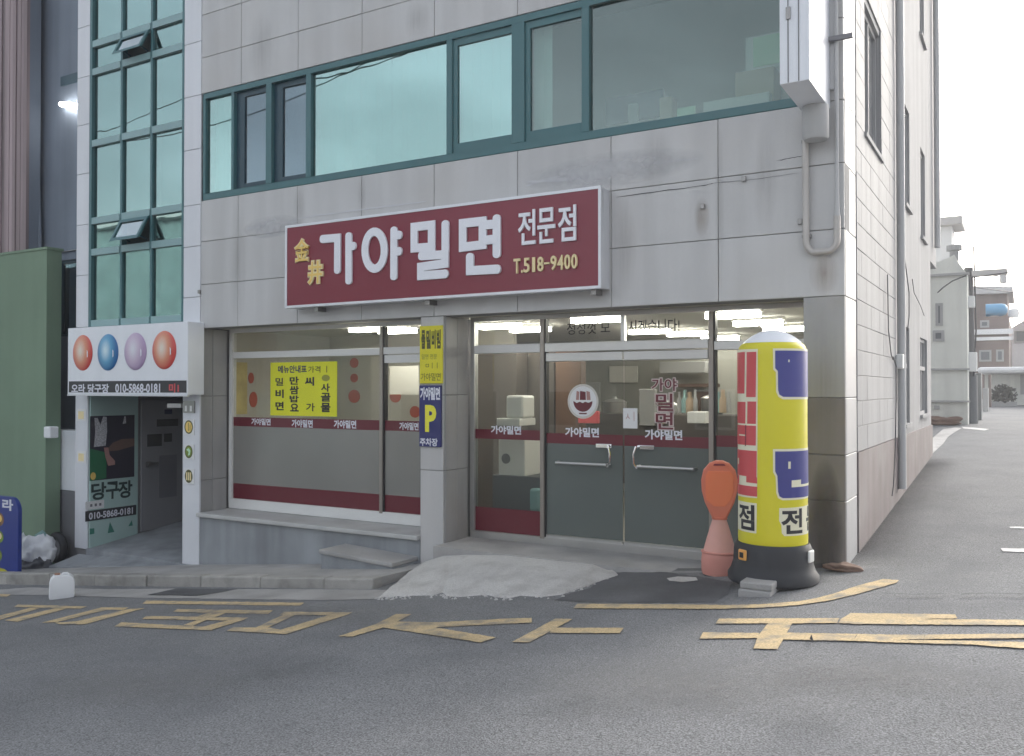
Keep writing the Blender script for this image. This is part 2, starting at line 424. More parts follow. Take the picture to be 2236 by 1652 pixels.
# ================================================================== GROUND
def ground_mesh():
    xs = [-120, -80, -50, -34, -25] + [-20 + .5*i for i in range(61)] + [12, 15, 20, 30, 50, 80, 120]
    ys = [-120, -80, -50, -30, -20, -15] + [-12 + .5*i for i in range(24)] + [-.12, .0, .12] + [.5*i for i in range(1, 44)] + [24, 28, 34, 42, 52, 70, 120]
    ys = sorted(set(ys)); xs = sorted(set(xs + [-11.3, -8.5, -.2, 0.]))
    mb = MB(); vs = []; fs = []
    for y in ys:
        for x in xs:
            z = gz(x, y)
            if x < -.1 and .06 < y < 7.5 and x > -40: z = min(z, -3)
            vs.append((x, y, z))
    nx = len(xs)
    for j in range(len(ys)-1):
        for i in range(nx-1): fs.append((j*nx+i, j*nx+i+1, (j+1)*nx+i+1, (j+1)*nx+i))
    return mb.add(vs, fs)
street = struct(ground_mesh().build('street', 'asphalt', org=(0, 0, 0), smooth='all'))
street['label'] = 'grey asphalt street falling to the left with an alley climbing away on the right'

def rough(pts, step=14, amp=.7):
    out = []
    for (ax, ay), (bx, by) in zip(pts, pts[1:] + pts[:1]):
        n = max(1, int(math.hypot(bx-ax, by-ay) / step))
        for k in range(n):
            j = 0 if k == 0 else 1
            out.append((ax + (bx-ax)*k/n + j*random.uniform(-amp, amp), ay + (by-ay)*k/n + j*random.uniform(-amp, amp)*.6))
    return out
def sheet(name, m, pts, lift, parent=None, amp=.7):
    pts = rough(pts, 6 if m == 'marking' else 12, amp)
    p3 = [G(*p) for p in pts]; p3 = [Vector((p.x, p.y, gz(p.x, p.y) + lift)) for p in p3]
    return MB().face(p3).build(name, m, parent, tri=True)
def r6(*p): return [(a/2.0, 1200.9 + b/2.0) for a, b in p]
def r7(*p): return [(1118 + a/2.0, 1200.9 + b/2.0) for a, b in p]
marks = [
 r6((622,238),(640,224),(1328,234),(1312,247)),
 r6((0,195),(48,197),(30,207),(0,206)),
 r6((-60,306),(0,290),(130,256),(175,258),(0,308),(-60,322)), r6((78,242),(380,250),(350,260),(60,252)), r6((20,311),(240,258),(290,260),(75,317)),
 r6((182,321),(440,256),(490,258),(250,319)), r6((440,254),(560,255),(540,266),(430,264)), r6((240,322),(330,316),(560,262),(632,258),(370,328),(260,328)),
 r6((775,262),(1192,268),(1170,284),(755,274)), r6((915,278),(985,280),(940,297),(860,295)), r6((640,292),(1085,300),(1050,313),(620,306)),
 r6((1000,310),(1070,308),(920,354),(850,350)), r6((530,320),(900,340),(930,356),(500,338)), r6((800,332),(860,311),(900,311),(840,337)),
 r6((1240,274),(1540,277),(1510,290),(1220,288)), r6((1240,286),(1290,288),(1150,352),(1105,350)), r6((1440,288),(1515,288),(1250,372),(1180,368)), r6((1020,343),(1180,345),(1250,358),(1240,372),(990,358)),
 r6((1730,284),(1798,285),(1700,336),(1540,383),(1478,382),(1640,330)),
 r6((1690,316),(1890,322),(2236,304),(2322,302),(2322,322),(1880,344),(1700,336)), r6((1700,334),(1880,340),(2165,388),(2100,410),(1660,342)),
 r7((190,305),(265,307),(230,326),(75,410),(0,408)), r7((175,346),(488,346),(470,370),(165,368)),
 r7((285,240),(620,242),(950,246),(1100,242),(1250,230),(1330,216),(1400,198),(1500,164),(1620,132),(1690,138),(1680,148),(1600,172),(1500,200),(1380,228),(1250,246),(1100,258),(900,263),(268,260)),
 r7((905,306),(1430,304),(1420,326),(890,328)), r7((1480,282),(1935,288),(1945,306),(1430,314)), r7((1440,308),(2236,312),(2420,316),(2420,342),(2236,336),(1500,330),(1425,326)),
 r7((1120,326),(1225,326),(1160,440),(1055,438),(1075,380)), r7((835,366),(1080,370),(1070,392),(820,394)),
 r7((1190,368),(1700,378),(2236,373),(2440,372),(2440,392),(2236,393),(1700,398),(1700,410),(1180,398)), r7((1560,398),(1900,403),(2236,410),(2440,416),(2440,450),(2236,438),(2000,421),(1600,410)),
]
for cr in [[(1925,1303),(1990,1306),(2062,1305)], [(2098,1306),(2160,1304),(2236,1306),(2290,1306)], [(1772,1395),(1768,1405),(1778,1412)], [(1872,1395),(1866,1404)], [(2020,1396),(2015,1412)], [(1330,1372),(1328,1385)], [(1983,1340),(1985,1356)]]:
    fw = [(a, b - .7) for a, b in cr]; bk = [(a, b + .7) for a, b in reversed(cr)]
    sheet('crack', 'asphalt_dark', fw + bk, .026, street, .8)
for i, p in enumerate(marks):
    sheet('road_marking', 'marking', p, .005 + i*.00012, street, .45)
for p in [[(2185,1199),(2236,1200),(2290,1203),(2290,1212),(2236,1208),(2190,1206)], [(2204,1152),(2236,1153),(2236,1156),(2206,1155)], [(2100,925+8),(2160,938),(2150,941),(2104,937)]]:
    sheet('road_marking', 'marking_white', p, .006, street)
# worn patches and the pale gutter strip
struct(sheet('gutter', 'concrete', [(-40,1292),(60,1284),(240,1288),(385,1287),(320,1301),(430,1303),(520,1288),(720,1288),(860,1290),(835,1309),(700,1312),(310,1307),(110,1301),(-40,1299)], .004))
struct(sheet('asphalt_patch', 'asphalt_dark', [(1310,1263),(1335,1252),(1440,1250),(1535,1262),(1600,1272),(1590,1300),(1560,1316),(1400,1318),(1270,1316),(1210,1312),(1250,1296),(1290,1285)], .004, None, 2.2))
struct(sheet('asphalt_patch', 'asphalt_dark', [(386,1287),(440,1288),(518,1288),(480,1296),(430,1302),(322,1301)], .009))
struct(sheet('concrete_apron', 'concrete_pale', [(2034,960),(2060,938),(2085,935),(2100,936),(2070,955),(2060,970),(2036,992)], .008))

# pavement and kerb on the left
def slopebox(mb, x0, x1, y0, y1, top, bot):
    f = lambda x: .105 * x
    mb.hexa([(x0,y0,f(x0)+bot),(x1,y0,f(x1)+bot),(x1,y1,f(x1)+bot),(x0,y1,f(x0)+bot)], [(x0,y0,f(x0)+top),(x1,y0,f(x1)+top),(x1,y1,f(x1)+top),(x0,y1,f(x0)+top)])
    return mb
KY = -1.2
KH = .155
def khf(x): return .155 - .05*max(0, min(1, (x + 11) / 6))
struct(MB().hexa([(-16, KY+.16, -2.6), (-4.45, KY+.16, -1.2), (-4.45, .06, -1.2), (-16, .06, -2.6)], [(-16, KY+.16, .105*-16+KH-.006), (-4.45, KY+.16, .105*-4.45+khf(-4.45)-.006), (-4.45, .06, .105*-4.45+.06), (-16, .06, .105*-16+.06)]).build('pavement', 'concrete'))
kerb = struct(thing('kerb', 'line of worn concrete kerb stones', 'kerb', (-10, KY, -1)))
del kerb['category']
x = -16.
while x < -4.6:
    x1 = min(x + .98 + random.uniform(-.05, .05), -4.42)
    dz = random.uniform(-.008, .006)
    slopebox(MB(), x + .004, x1 - .004, KY + random.uniform(-.008, .008), KY + .158, khf(x) + dz, -.3).build('kerb_stone', 'kerb_stone', kerb, bevel=.018)
    x = x1

# ================================================================== SHOP BUILDING
shop = thing('shop_building', 'grey stone clad corner building with a noodle shop below and teal windows above', 'building', (0, 0, 0))
H = 12.5                                           # roof height
W = MB()
W.box(-8.5, -.0, .03, .25, 2.44, 4.21)             # fascia backing
W.box(-8.5, -.0, .03, .25, 5.70, H)                # upper wall
W.box(-.37, -.03, .03, .25, 4.21, 5.70)
W.box(-8.5, -8.42, .13, .25, 4.21, 5.70)
W.box(-.35, -.03, .03, .6, -1.2, 2.44)             # corner pier
W.box(-4.67, -4.39, .03, .62, -1.2, 2.44)           # middle pier
W.box(-8.75, -8.53, .03, 6.5, -1.6, 2.44)           # left party wall
W.box(-11.27, -11.0, .03, 3, -1.6, H); W.box(-8.80, -8.51, .03, .25, -1.6, H)
W.box(-8.5, -.1, 6.5, 6.7, -1.6, H)
W.box(-11.27, -8.5, 2.6, 2.8, -1.6, H)
W.box(-8.51, -.15, .25, 6.5, 2.62, 3.9)            # floor between storeys
W.box(-8.51, -.15, .25, 6.5, 6.5, 6.8); W.box(-11.27, -.05, .03, 6.7, H, H + .15)
W.box(-8.75, -8.53, .25, 2.6, 2.46, H)
W.build('wall', 'joint', shop)
box('ceiling', 'interior_ceiling', shop, -8.5, -.12, .03, 6.5, 2.45, 2.60)
box('floor', 'interior_floor', shop, -8.5, -.12, .62, 6.5, -.5, -.14)

def stone(x0, x1, z0, z1, m='granite', y=0.0, th=.028, g=.0034):
    MB().box(x0+g, x1-g, y + random.uniform(-.0012, .0012), y+th, z0+g, z1-g).build('stone_panel', m, shop, bevel=.0035, seg=1)
def stone_s(y0, y1, z0, z1, m='granite', x=0.0, th=.028, g=.0034, sgn=1):
    MB().box(x - sgn*th, x + random.uniform(-.0012, .0012), y0+g, y1-g, z0+g, z1-g).build('stone_panel', m, shop, bevel=.0035, seg=1)
XS = [-8.47, -7.74, -6.655, -5.595, -4.512, -3.394, -2.281, -1.157, -.0]
for z0, z1, m in [(2.44, 3.045, 'granite'), (3.045, 3.64, 'granite'), (3.64, 4.21, 'granite')]:
    for a, b in zip(XS, XS[1:]): stone(a, b, z0, z1, m)
XU = [-8.47, -7.69, -6.655, -5.595, -4.512, -3.394, -2.281, -1.157, -.0]
zs = [5.70, 6.20, 6.80, 7.40, 8.0]
for z0, z1 in zip(zs, zs[1:]):
    for a, b in zip(XU, XU[1:]): stone(a, b, z0, z1)
stone(-.37, 0, 4.21, 4.95); stone(-.37, 0, 4.95, 5.70)
# corner pier, middle pier, left jamb
for z0, z1 in [(-.35, .02), (.02, .59), (.59, 1.006), (1.006, 1.52), (1.52, 2.44)]: stone(-.365, 0, z0, z1, 'granite_pier' if z1 < 2 else 'granite_low')
for z0, z1 in [(-.6, .66), (.66, 1.53), (1.53, 2.44)]:
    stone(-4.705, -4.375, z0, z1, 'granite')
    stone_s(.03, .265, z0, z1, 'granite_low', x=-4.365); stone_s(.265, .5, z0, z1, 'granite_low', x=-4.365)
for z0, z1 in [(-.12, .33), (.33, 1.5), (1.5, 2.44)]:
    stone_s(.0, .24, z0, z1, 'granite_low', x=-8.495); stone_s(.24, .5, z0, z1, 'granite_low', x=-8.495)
# left tower columns
cz = [1.53, 2.55, 3.35, 4.13, 4.92, 5.68, 6.42, 7.2, 8.0, 8.8]
for z0, z1 in zip(cz, cz[1:]):
    stone(-11.3, -10.99, z0, z1, 'white_stone')
for z0, z1 in zip([1.53, 2.5, 2.88, 3.59, 4.17, 4.95, 5.70, 6.45, 7.2, 8.0], [2.5, 2.88, 3.59, 4.17, 4.95, 5.70, 6.45, 7.2, 8.0, 8.8]):
    stone(-8.83, -8.475, z0, z1, 'white_stone')
stone(-11.3, -10.99, -.85, 1.53, 'white_stone'); stone(-8.83, -8.475, -.85, 1.53, 'white_stone')

# ---- side wall along the alley
def holes_wall(y0, y1, z0, z1, holes, xa, xb):
    mb = MB(); ys = sorted({y0, y1} | {v for h in holes for v in h[:2] if y0 < v < y1}); zz = sorted({z0, z1} | {v for h in holes for v in h[2:] if z0 < v < z1})
    for a, b in zip(ys, ys[1:]):
        for c, d in zip(zz, zz[1:]):
            if any(h[0] < (a+b)/2 < h[1] and h[2] < (c+d)/2 < h[3] for h in holes): continue
            mb.box(xa, xb, a, b, c, d)
    return mb
SW = [(1.15, 2.32, 4.2, 5.58), (4.55, 5.25, 4.12, 5.5), (6.75, 7.45, 4.0, 5.4), (1.15, 2.32, 7.2, 8.6), (4.55, 5.25, 7.2, 8.6), (6.75, 7.45, 7.2, 8.6),
      (4.42, 5.12, 1.13, 2.45), (6.55, 7.65, 1.20, 2.40)]
holes_wall(.62, 8.3, -.6, H, SW, -.13, -.012).build('side_wall', 'stucco', shop)
holes_wall(8.3, 9.45, 3.8, H, [], -1.2, -.012).build('side_wall', 'stucco', shop)
box('side_wall', 'stucco', shop, -3, -.14, 6.75, 8.3, -.6, H)
box('base_course', 'pink_paint', shop, -.012, .012, .62, 8.28, -.4, .99)
for z0, z1 in [(-.3, .59), (.59, 1.006), (1.006, 1.52), (1.52, 2.44), (2.44, 3.045), (3.045, 3.64), (3.64, 4.21), (4.21, 4.95), (4.95, 5.7), (5.7, 6.2), (6.2, 6.8), (6.8, 7.4), (7.4, 8.0)]:
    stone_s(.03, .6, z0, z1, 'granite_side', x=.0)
z = .995; row = 0
while z < 6.9:
    ys = [.615] + [v for v in ([1.2, 1.8, 2.4, 3.0] if row % 2 == 0 else [.9, 1.5, 2.1, 2.7])] + [3.5]
    for a, b in zip(ys, ys[1:]):
        parts = [(a, b)]
        if z + .245 > 4.2 and z < 5.58:
            parts = [(a, min(b, 1.15)), (max(a, 2.32), b)]
        for p, q in parts:
            if q - p > .03: MB().box(-.012, .006 + random.uniform(-.0015, .0015), p+.002, q-.002, z+.002, z+.243).build('wall_block', 'side_block', shop, bevel=.003, seg=1)
    z += .245; row += 1
for (y0, y1, z0, z1) in SW:
    fr = MB(); t = .05
    fr.box(-.10, -.05, y0, y1, z0, z0+t).box(-.10, -.05, y0, y1, z1-t, z1).box(-.10, -.05, y0, y0+t, z0+t, z1-t).box(-.10, -.05, y1-t, y1, z0+t, z1-t)
    fr.box(-.095, -.045, (y0+y1)/2-.02, (y0+y1)/2+.02, z0+t, z1-t)
    if z0 < 2: fr.box(-.095, -.04, y0+t, y1-t, (z0+z1)/2+.1, (z0+z1)/2+.16)
    f = fr.build('window', 'far_grey', shop)
    MB().box(-.085, -.075, y0+t, y1-t, z0+t, z1-t).build('pane', 'side_pane', f)
    MB().box(-.06, .03, y0-.04, y1+.04, z0-.05, z0-.003).build('sill', 'stucco', f)
for y in (3.62, 8.9):
    z0 = -.1 + gz(0, y) if y < 8 else 3.85
    MB().tube([(.055, y, z0+.25), (.055, y, H)], .05, 12).build('downpipe', 'pipe_white', shop, smooth=True)

# ---- upper ribbon window
rib = MB(); Z0, Z1 = 4.212, 5.698
rib.box(-8.44, -.37, .005, .11, Z0, Z0+.085).box(-8.44, -.37, .005, .11, Z1-.075, Z1).box(-8.44, -8.395, .005, .11, Z0+.085, Z1-.075).box(-.42, -.37, .005, .11, Z0+.085, Z1-.075)
MU = [(-7.885, -7.835), (-7.235, -7.13), (-6.525, -6.435), (-4.345, -4.265), (-3.475, -3.31), (-2.62, -2.53)]
for a, b in MU: rib.box(a, b, .003, .115, Z0+.085, Z1-.075)
ribbon = rib.build('window', 'teal_frame', shop, bevel=.006, seg=1)
ribbon['label'] = 'long teal framed ribbon window above the shop sign'
ED = [-8.395] + [v for m in MU for v in m] + [-.42]
for i in range(0, len(ED), 2):
    a, b = ED[i], ED[i+1]; k = i//2
    if k in (1, 2):                                  # sliding sashes set back
        fr = MB(); w = .07
        fr.box(a, b, .06, .10, Z0+.085, Z0+.16).box(a, b, .06, .10, Z1-.15, Z1-.075).box(a, a+.15, .06, .10, Z0+.16, Z1-.15).box(b-.03, b, .06, .10, Z0+.16, Z1-.15)
        fr.build('sash', 'teal_dark', ribbon)
        box('pane', 'pane_slider', ribbon, a+.15, b-.03, .08, .086, Z0+.16, Z1-.15)
    else:
        if k in (4, 5):
            fr = MB(); zb = Z0+.20
            fr.box(a, b, .03, .08, Z0+.085, zb).box(a, b, .03, .08, Z1-.16, Z1-.075).box(a, a+.06, .03, .08, zb, Z1-.16); 
            fr.build('sash', 'teal_frame', ribbon)
            box('pane', 'pane_teal' if k == 4 else 'pane_office', ribbon, a+.06, b, .05, .056, zb, Z1-.16)
        else:
            box('pane', 'pane_teal' if k < 5 else 'pane_office', ribbon, a, b, .05, .056, Z0+.085, Z1-.075)
# office behind the window: blinds and room
def blind(x0, x1, z0=4.25, z1=5.68, y=.2):
    mb = MB(); n = max(2, int((x1-x0)/.12)); pts = [(x0 + (x1-x0)*i/n, y + (.012 if i % 2 else -.012)) for i in range(n+1)]
    for (xa, ya), (xb, yb) in zip(pts, pts[1:]): mb.face([(xa,ya,z0),(xb,yb,z0),(xb,yb,z1),(xa,ya,z1)])
    return mb
for a, b in [(-8.38, -7.86), (-6.42, -5.3), (-5.27, -4.36), (-4.25, -3.46)]:
    tag(blind(a, b).build('window_blind', 'curtain'), {-8.38: 'pale narrow blind behind the leftmost pane of the long upper window', -6.42: 'pale blind behind the left half of the widest cyan pane', -5.27: 'pale blind behind the right half of the widest cyan pane', -4.25: 'pale blind behind the pane just right of the widest cyan pane'}[a], 'blind', 'blinds in the upper window')
tag(blind(-3.29, -3.06).build('window_blind', 'curtain'), 'narrow drawn aside blind at the left edge of the clear office panes', 'blind', 'blinds in the upper window')
off = MB(); off.box(-8.42, -.14, 2.2, 2.3, 3.9, 6.5); off.box(-.2, -.14, .26, 2.2, 3.9, 6.5); off.box(-8.42, -8.36, .26, 3.4, 3.9, 6.5)
off.build('office_wall', 'room_wall', shop)
box('office_wall', 'room_wall', shop, -8.42, -7.0, .7, .75, 3.9, 6.5)
box('office_wall', 'room_wall', shop, -7.05, -6.5, .55, .6, 3.9, 6.5)

# ---- stair tower curtain wall
cw = MB(); ZR = [2.60, 3.69, 4.17, 5.36, 6.46, 6.89, 8.1, 9.2]; XC = [-10.99, -10.235, -9.55, -8.83]
cw.box(-10.99, -10.93, .0, .1, 2.55, 9.2).box(-8.875, -8.83, .0, .1, 2.55, 9.2)
for x in XC[1:3]: cw.box(x-.025, x+.025, .012, .1, 2.55, 9.2)
curtain = cw.build('window', 'teal_frame', shop, bevel=.004, seg=1)
curtain['label'] = 'tall teal glass curtain wall of the stair tower'
for z in ZR:
    for a, b in zip([-10.93, -10.21, -9.525], [-10.26, -9.575, -8.875]): box('transom', 'teal_pale', curtain, a, b, .004, .1, z-.05, z+.05)
for r in range(len(ZR)-1):
    for c in range(3):
        a = [-10.93, -10.21, -9.525][c]; b = [-10.26, -9.575, -8.875][c]; z0, z1 = ZR[r]+.05, ZR[r+1]-.05
        if c == 1 and r in (1, 4):
            ang = R(27); hgt = z1 - z0
            def sp(x, d, w): return Vector((x, .0 - math.sin(ang)*d - math.cos(ang)*w, z1 - math.cos(ang)*d + math.sin(ang)*w*-1))
            fr = MB()
            def sb(xa, xb, da, db, wa, wb): fr.hexa([sp(xa,db,wa), sp(xb,db,wa), sp(xb,db,wb), sp(xa,db,wb)], [sp(xa,da,wa), sp(xb,da,wa), sp(xb,da,wb), sp(xa,da,wb)])
            sb(a, b, 0, .05, -.02, .03); sb(a, b, hgt-.05, hgt, -.02, .03); sb(a, a+.05, .05, hgt-.05, -.02, .03); sb(b-.05, b, .05, hgt-.05, -.02, .03)
            s_ = fr.build('sash', 'teal_frame', curtain)
            MB().face([sp(a+.05, .05, 0), sp(b-.05, .05, 0), sp(b-.05, hgt-.05, 0), sp(a+.05, hgt-.05, 0)]).build('pane', 'pane_sash', curtain)
            MB().tube([(a+.12, .06, z0+.05), sp(a+.12, hgt*.8, -.01)], .012, 6).tube([(b-.12, .06, z0+.05), sp(b-.12, hgt*.8, -.01)], .012, 6).build('stay', 'teal_dark', curtain)
        else:
            box('pane', 'pane_tower', curtain, a, b, .05, .056, z0, z1)
box('stair_wall', 'stair_paint', shop, -10.98, -8.81, 1.3, 1.4, 2.5, 9.2)
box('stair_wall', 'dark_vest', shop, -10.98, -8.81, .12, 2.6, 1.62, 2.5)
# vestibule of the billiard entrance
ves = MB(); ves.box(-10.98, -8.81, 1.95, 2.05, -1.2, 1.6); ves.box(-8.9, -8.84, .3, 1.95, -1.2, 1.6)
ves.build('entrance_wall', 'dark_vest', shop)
XM = -10.955
box('entrance_wall', 'mint', shop, XM-.034, XM, .029, .86, -.95, 1.6)
d = MB(); d.box(XM-.03, XM+.012, .92, 1.75, -.70, 1.42)
dr = d.build('door', 'door_grey', shop, bevel=.005); 
MB().box(XM+.013, XM+.05, 1.0, 1.08, .34, .42).box(XM+.05, XM+.07, 1.0, 1.2, .36, .40).build('handle', 'steel_dark', dr)
for (y0, y1, z0, z1, m) in [(1.2, 1.62, .98, 1.1, 'ink'), (1.02, 1.3, .66, .86, 'ink'), (1.34, 1.5, .72, .86, 'ink'), (1.25, 1.6, -.2, .5, 'grey_box'), (1.35, 1.5, 1.18, 1.26, 'ink_navy')]:
    MB().box(XM+.012, XM+.0145, y0, y1, z0, z1).build('notice', m, dr)
MB().hexa([(-10.99,-.01,-1.4),(-8.84,-.01,-1.4),(-8.84,1.95,-1.4),(-10.99,1.95,-1.4)], [(-10.99,-.01,-.835),(-8.84,-.01,-.835),(-8.84,1.95,-.60),(-10.99,1.95,-.60)]).build('entrance_floor', 'concrete_cool', shop)

# ---- shopfront: two recessed bays
GY = .5
def frame_bay(label, x0, x1, zb, zt, mull, bar, m='steel', rail=.09):
    f = MB(); t = .055
    f.box(x0, x1, GY, GY+.09, zb, zb+rail).box(x0, x1, GY, GY+.09, zt-.05, zt).box(x0, x0+t, GY, GY+.09, zb+rail, zt-.05).box(x1-t, x1, GY, GY+.09, zb+rail, zt-.05)
    o = f.build('shop_window', m, shop, bevel=.004, seg=1); o['label'] = label
    for a in mull:
        MB().box(a-.026, a+.026, GY-.006, GY+.096, zb+rail-.02, zt-.052).build('mullion', 'steel_brown', o, bevel=.004, seg=1)
        MB().box(a+.027, a+.042, GY+.01, GY+.09, zb+rail, zt-.053).build('gasket', 'black', o)
    return o
ZT = 2.45
sash1 = frame_bay('left shop window with maroon bands on the glass', -8.46, -4.70, -.10, ZT, [-5.69], None, 'white_metal', .14)
sash2 = frame_bay('right shop front holding the double glass doors', -4.335, -.37, -.17, ZT, [-3.36, -1.39], None)
def bar(x0, x1, z0, z1, par, m='white_metal'): MB().box(x0, x1, GY+.004, GY+.085, z0, z1).build('transom', m, par, bevel=.004, seg=1)
bar(-8.40, -5.72, 2.035, 2.125, sash1); bar(-5.66, -4.76, 2.04, 2.13, sash1)
bar(-4.28, -3.39, 2.02, 2.12, sash2); bar(-3.33, -1.42, 2.02, 2.12, sash2, 'steel'); bar(-1.36, -.43, 2.0, 2.09, sash2, 'steel')
def glaze(x0, x1, z0, z1, par): box('pane', 'pane_shop', par, x0, x1, GY+.04, GY+.046, z0, z1)
def band(x0, x1, z0, z1, par, m, n='film_band'): box(n, m, par, x0, x1, GY+.0305, GY+.033, z0, z1)
for x0, x1 in [(-8.40, -5.72), (-5.66, -4.76)]:
    glaze(x0, x1, .04, 2.035, sash1); glaze(x0, x1, 2.126, ZT-.05, sash1)
    band(x0, x1, .041, .255, sash1, 'burgundy_film'); band(x0, x1, .256, 1.07, sash1, 'film', 'frosted_film'); band(x0, x1, 1.071, 1.20, sash1, 'burgundy_film')
for k, (x0, x1) in enumerate([(-4.28, -3.39), (-1.36, -.43)]):
    glaze(x0, x1, -.08, 2.02 if k == 0 else 2.0, sash2); glaze(x0, x1, 2.122, ZT-.05, sash2)
    band(x0, x1, 1.01, 1.125, sash2, 'burgundy_film')
    if k == 0: band(x0, x1, -.079, .20, sash2, 'burgundy_film')
    else: band(x0, x1, -.08, 1.009, sash2, 'film_green', 'frosted_film')
glaze(-3.33, -2.40, 2.122, ZT-.05, sash2); glaze(-2.35, -1.42, 2.122, ZT-.05, sash2); MB().box(-2.395, -2.355, GY+.01, GY+.08, 2.122, ZT-.051).build('mullion', 'steel', sash2)
# white doors header on left bay
MB().box(-5.64, -4.78, GY+.0, GY+.03, 1.93, 2.03).build('sliding_head', 'white_metal', sash1, bevel=.004)
def door(x0, x1, handle_x, flip, label):
    f = MB(); zb, zt = -.16, 2.01
    f.box(x0, x1, GY+.015, GY+.07, zb, zb+.11)
    d = f.build('glass_door', 'steel', shop, bevel=.006, seg=1); d['label'] = label
    MB().box(x0, x1, GY+.015, GY+.07, zt-.10, zt).build('rail', 'steel', d, bevel=.006, seg=1)
    box('pane', 'pane_shop', d, x0+.004, x1-.004, GY+.04, GY+.052, zb+.11, zt-.10)
    band(x0+.004, x1-.004, .985, 1.10, d, 'burgundy_film'); band(x0+.004, x1-.004, zb+.115, .984, d, 'film_green', 'frosted_film')
    hx = handle_x; s = -1 if flip else 1
    # cranked pull: a short upright near the meeting edge and a long push bar
    p = [(hx, GY+.02, .98), (hx, GY-.05, .98), (hx+s*.025, GY-.06, .90), (hx+s*.02, GY-.06, .80), (hx-s*.01, GY-.05, .76), (hx-s*.01, GY+.03, .76)]
    MB().tube(p, .013, 8).build('handle', 'chrome', d, smooth=True)
    e = hx - s*.02; q = [(e, GY+.03, .775), (e, GY-.05, .775), (e - s*.62, GY-.05, .775), (e - s*.62, GY+.03, .775)]
    MB().tube(q, .016, 10).build('push_bar', 'steel', d, smooth=True)
    MB().box(min(hx, hx - s*.17), max(hx, hx - s*.17) + .02, GY-.002, GY+.029, .955, 1.0).build('lock_plate', 'chrome', d, bevel=.004)
    return d
door(-3.325, -2.378, -2.52, False, 'left glass door leaf with the round bowl sticker')
door(-2.366, -1.425, -2.20, True, 'right glass door leaf with the vertical lettering')

# ledge and sill wall on the left, door slab on the right
mat('ledge_stone', (.52, .52, .51), .6, var=.15, vscale=8, fine=.08, stain=(.34, .33, .31), stain_amt=.5, stain_scale=3)
MB().box(-8.48, -4.71, -.06, GY+.62, -.16, -.105).build('ledge', 'ledge_stone', shop, bevel=.012)
MB().box(-8.47, -4.71, .0, .12, -1.3, -.161).build('sill_wall', 'concrete_cool', shop)
sl_ = MB()
pts = [(-4.36, -.165), (-1.6, -.165), (-.9, -.085), (-.37, -.03)]
for (xa, za), (xb, zb_) in zip(pts, pts[1:]):
    sl_.hexa([(xa,-.22,-.9),(xb,-.22,-.9),(xb,.62,-.9),(xa,.62,-.9)], [(xa,-.22,za),(xb,-.22,zb_),(xb,.62,min(za,-.165)),(xa,.62,-.165)])
sl_.build('door_slab', 'concrete', shop)

# ---- ceiling lamps inside the noodle shop
def lamp(px, py, z=2.37):
    p = FZ(px, py, z); return p
def make_lamp(p, label):
    t = thing('ceiling_lamp', label, 'lamp', (p.x, p.y, 2.36), 'lit ceiling lamps inside the shop')
    MB().box(p.x-.30, p.x+.30, p.y-.09, p.y+.09, 2.415, 2.45).build('housing', 'white_metal', t)
    MB().box(p.x-.28, p.x-.02, p.y-.07, p.y+.07, 2.355, 2.414).box(p.x+.02, p.x+.28, p.y-.07, p.y+.07, 2.355, 2.414).build('tube', 'lamp_glow', t)
    return t
lamps = [((805,722),'lit white ceiling lamp seen above the yellow menu poster'), ((868,726),'lit white ceiling lamp seen beside the yellow pillar board'),
 ((1092,716),'lit ceiling lamp at the left of the narrow dark pane'), ((1158,723),'lit ceiling lamp at the right of the narrow dark pane'),
 ((1300,702),'lit ceiling lamp behind the left half of the greeting lettering'), ((1418,727),'lit ceiling lamp behind the right half of the greeting lettering'),
 ((1500,732),'lit ceiling lamp near the door end of the greeting'), ((1600,692),'nearest lit ceiling lamp in the pane left of the corner pier'),
 ((1655,709),'lit ceiling lamp second in the row above the yellow column sign'), ((1715,722),'lit ceiling lamp third in the row by the corner pier'),
 ((1572,741),'small lit ceiling lamp deep in the room behind the column sign')]
for q, l in lamps: make_lamp(lamp(*q), l)

# ---- things inside the noodle shop
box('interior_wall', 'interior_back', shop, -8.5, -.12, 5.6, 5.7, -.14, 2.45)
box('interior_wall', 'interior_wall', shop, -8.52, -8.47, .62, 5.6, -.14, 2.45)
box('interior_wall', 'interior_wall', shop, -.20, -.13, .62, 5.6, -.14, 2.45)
box('interior_wall', 'interior_wall', shop, -8.46, -4.96, 2.6, 2.68, -.14, 2.45)
box('interior_wall', 'interior_dark', shop, -4.95, -4.15, 2.3, 2.4, -.14, 2.2)
box('door_frame', 'wood', shop, -4.1, -3.72, 2.25, 2.4, -.14, 2.1)
def dot_left(px, py, r, lab):
    c = FX(px, py, -8.465)
    o = MB().prism([(-8.466, c.y + r*.6*math.cos(a), c.z + r*.9*math.sin(a)) for a in [2*math.pi*k/14 for k in range(14)]], (.006, 0, 0)).build('wall_sticker', 'red_dot')
    tag(o, lab, 'sticker', 'red round stickers on the shop wall')
def dot(px, py, r, lab):
    c = FY(px, py, 2.58)
    o = MB().prism([(c.x + r*math.cos(a), 2.598, c.z + r*.9*math.sin(a)) for a in [2*math.pi*k/14 for k in range(14)]], (0, -.006, 0)).build('wall_sticker', 'red_dot')
    tag(o, lab, 'sticker', 'red round stickers on the shop wall')
P0, P1 = FX(512, 800, -8.464), FX(540, 800, -8.464); P2 = FX(526, 905, -8.464)
o = MB().box(-8.468, -8.464, P0.y, P1.y, P2.z, FX(526, 792, -8.464).z).build('food_poster', 'board_warm'); tag(o, 'warm yellow food poster on the left inner wall of the shop', 'poster')
dot_left(553, 873, .13, 'large red round sticker left of the yellow menu poster, above the maroon band')
dot_left(548, 826, .09, 'small red round sticker left of the yellow menu poster, upper one')
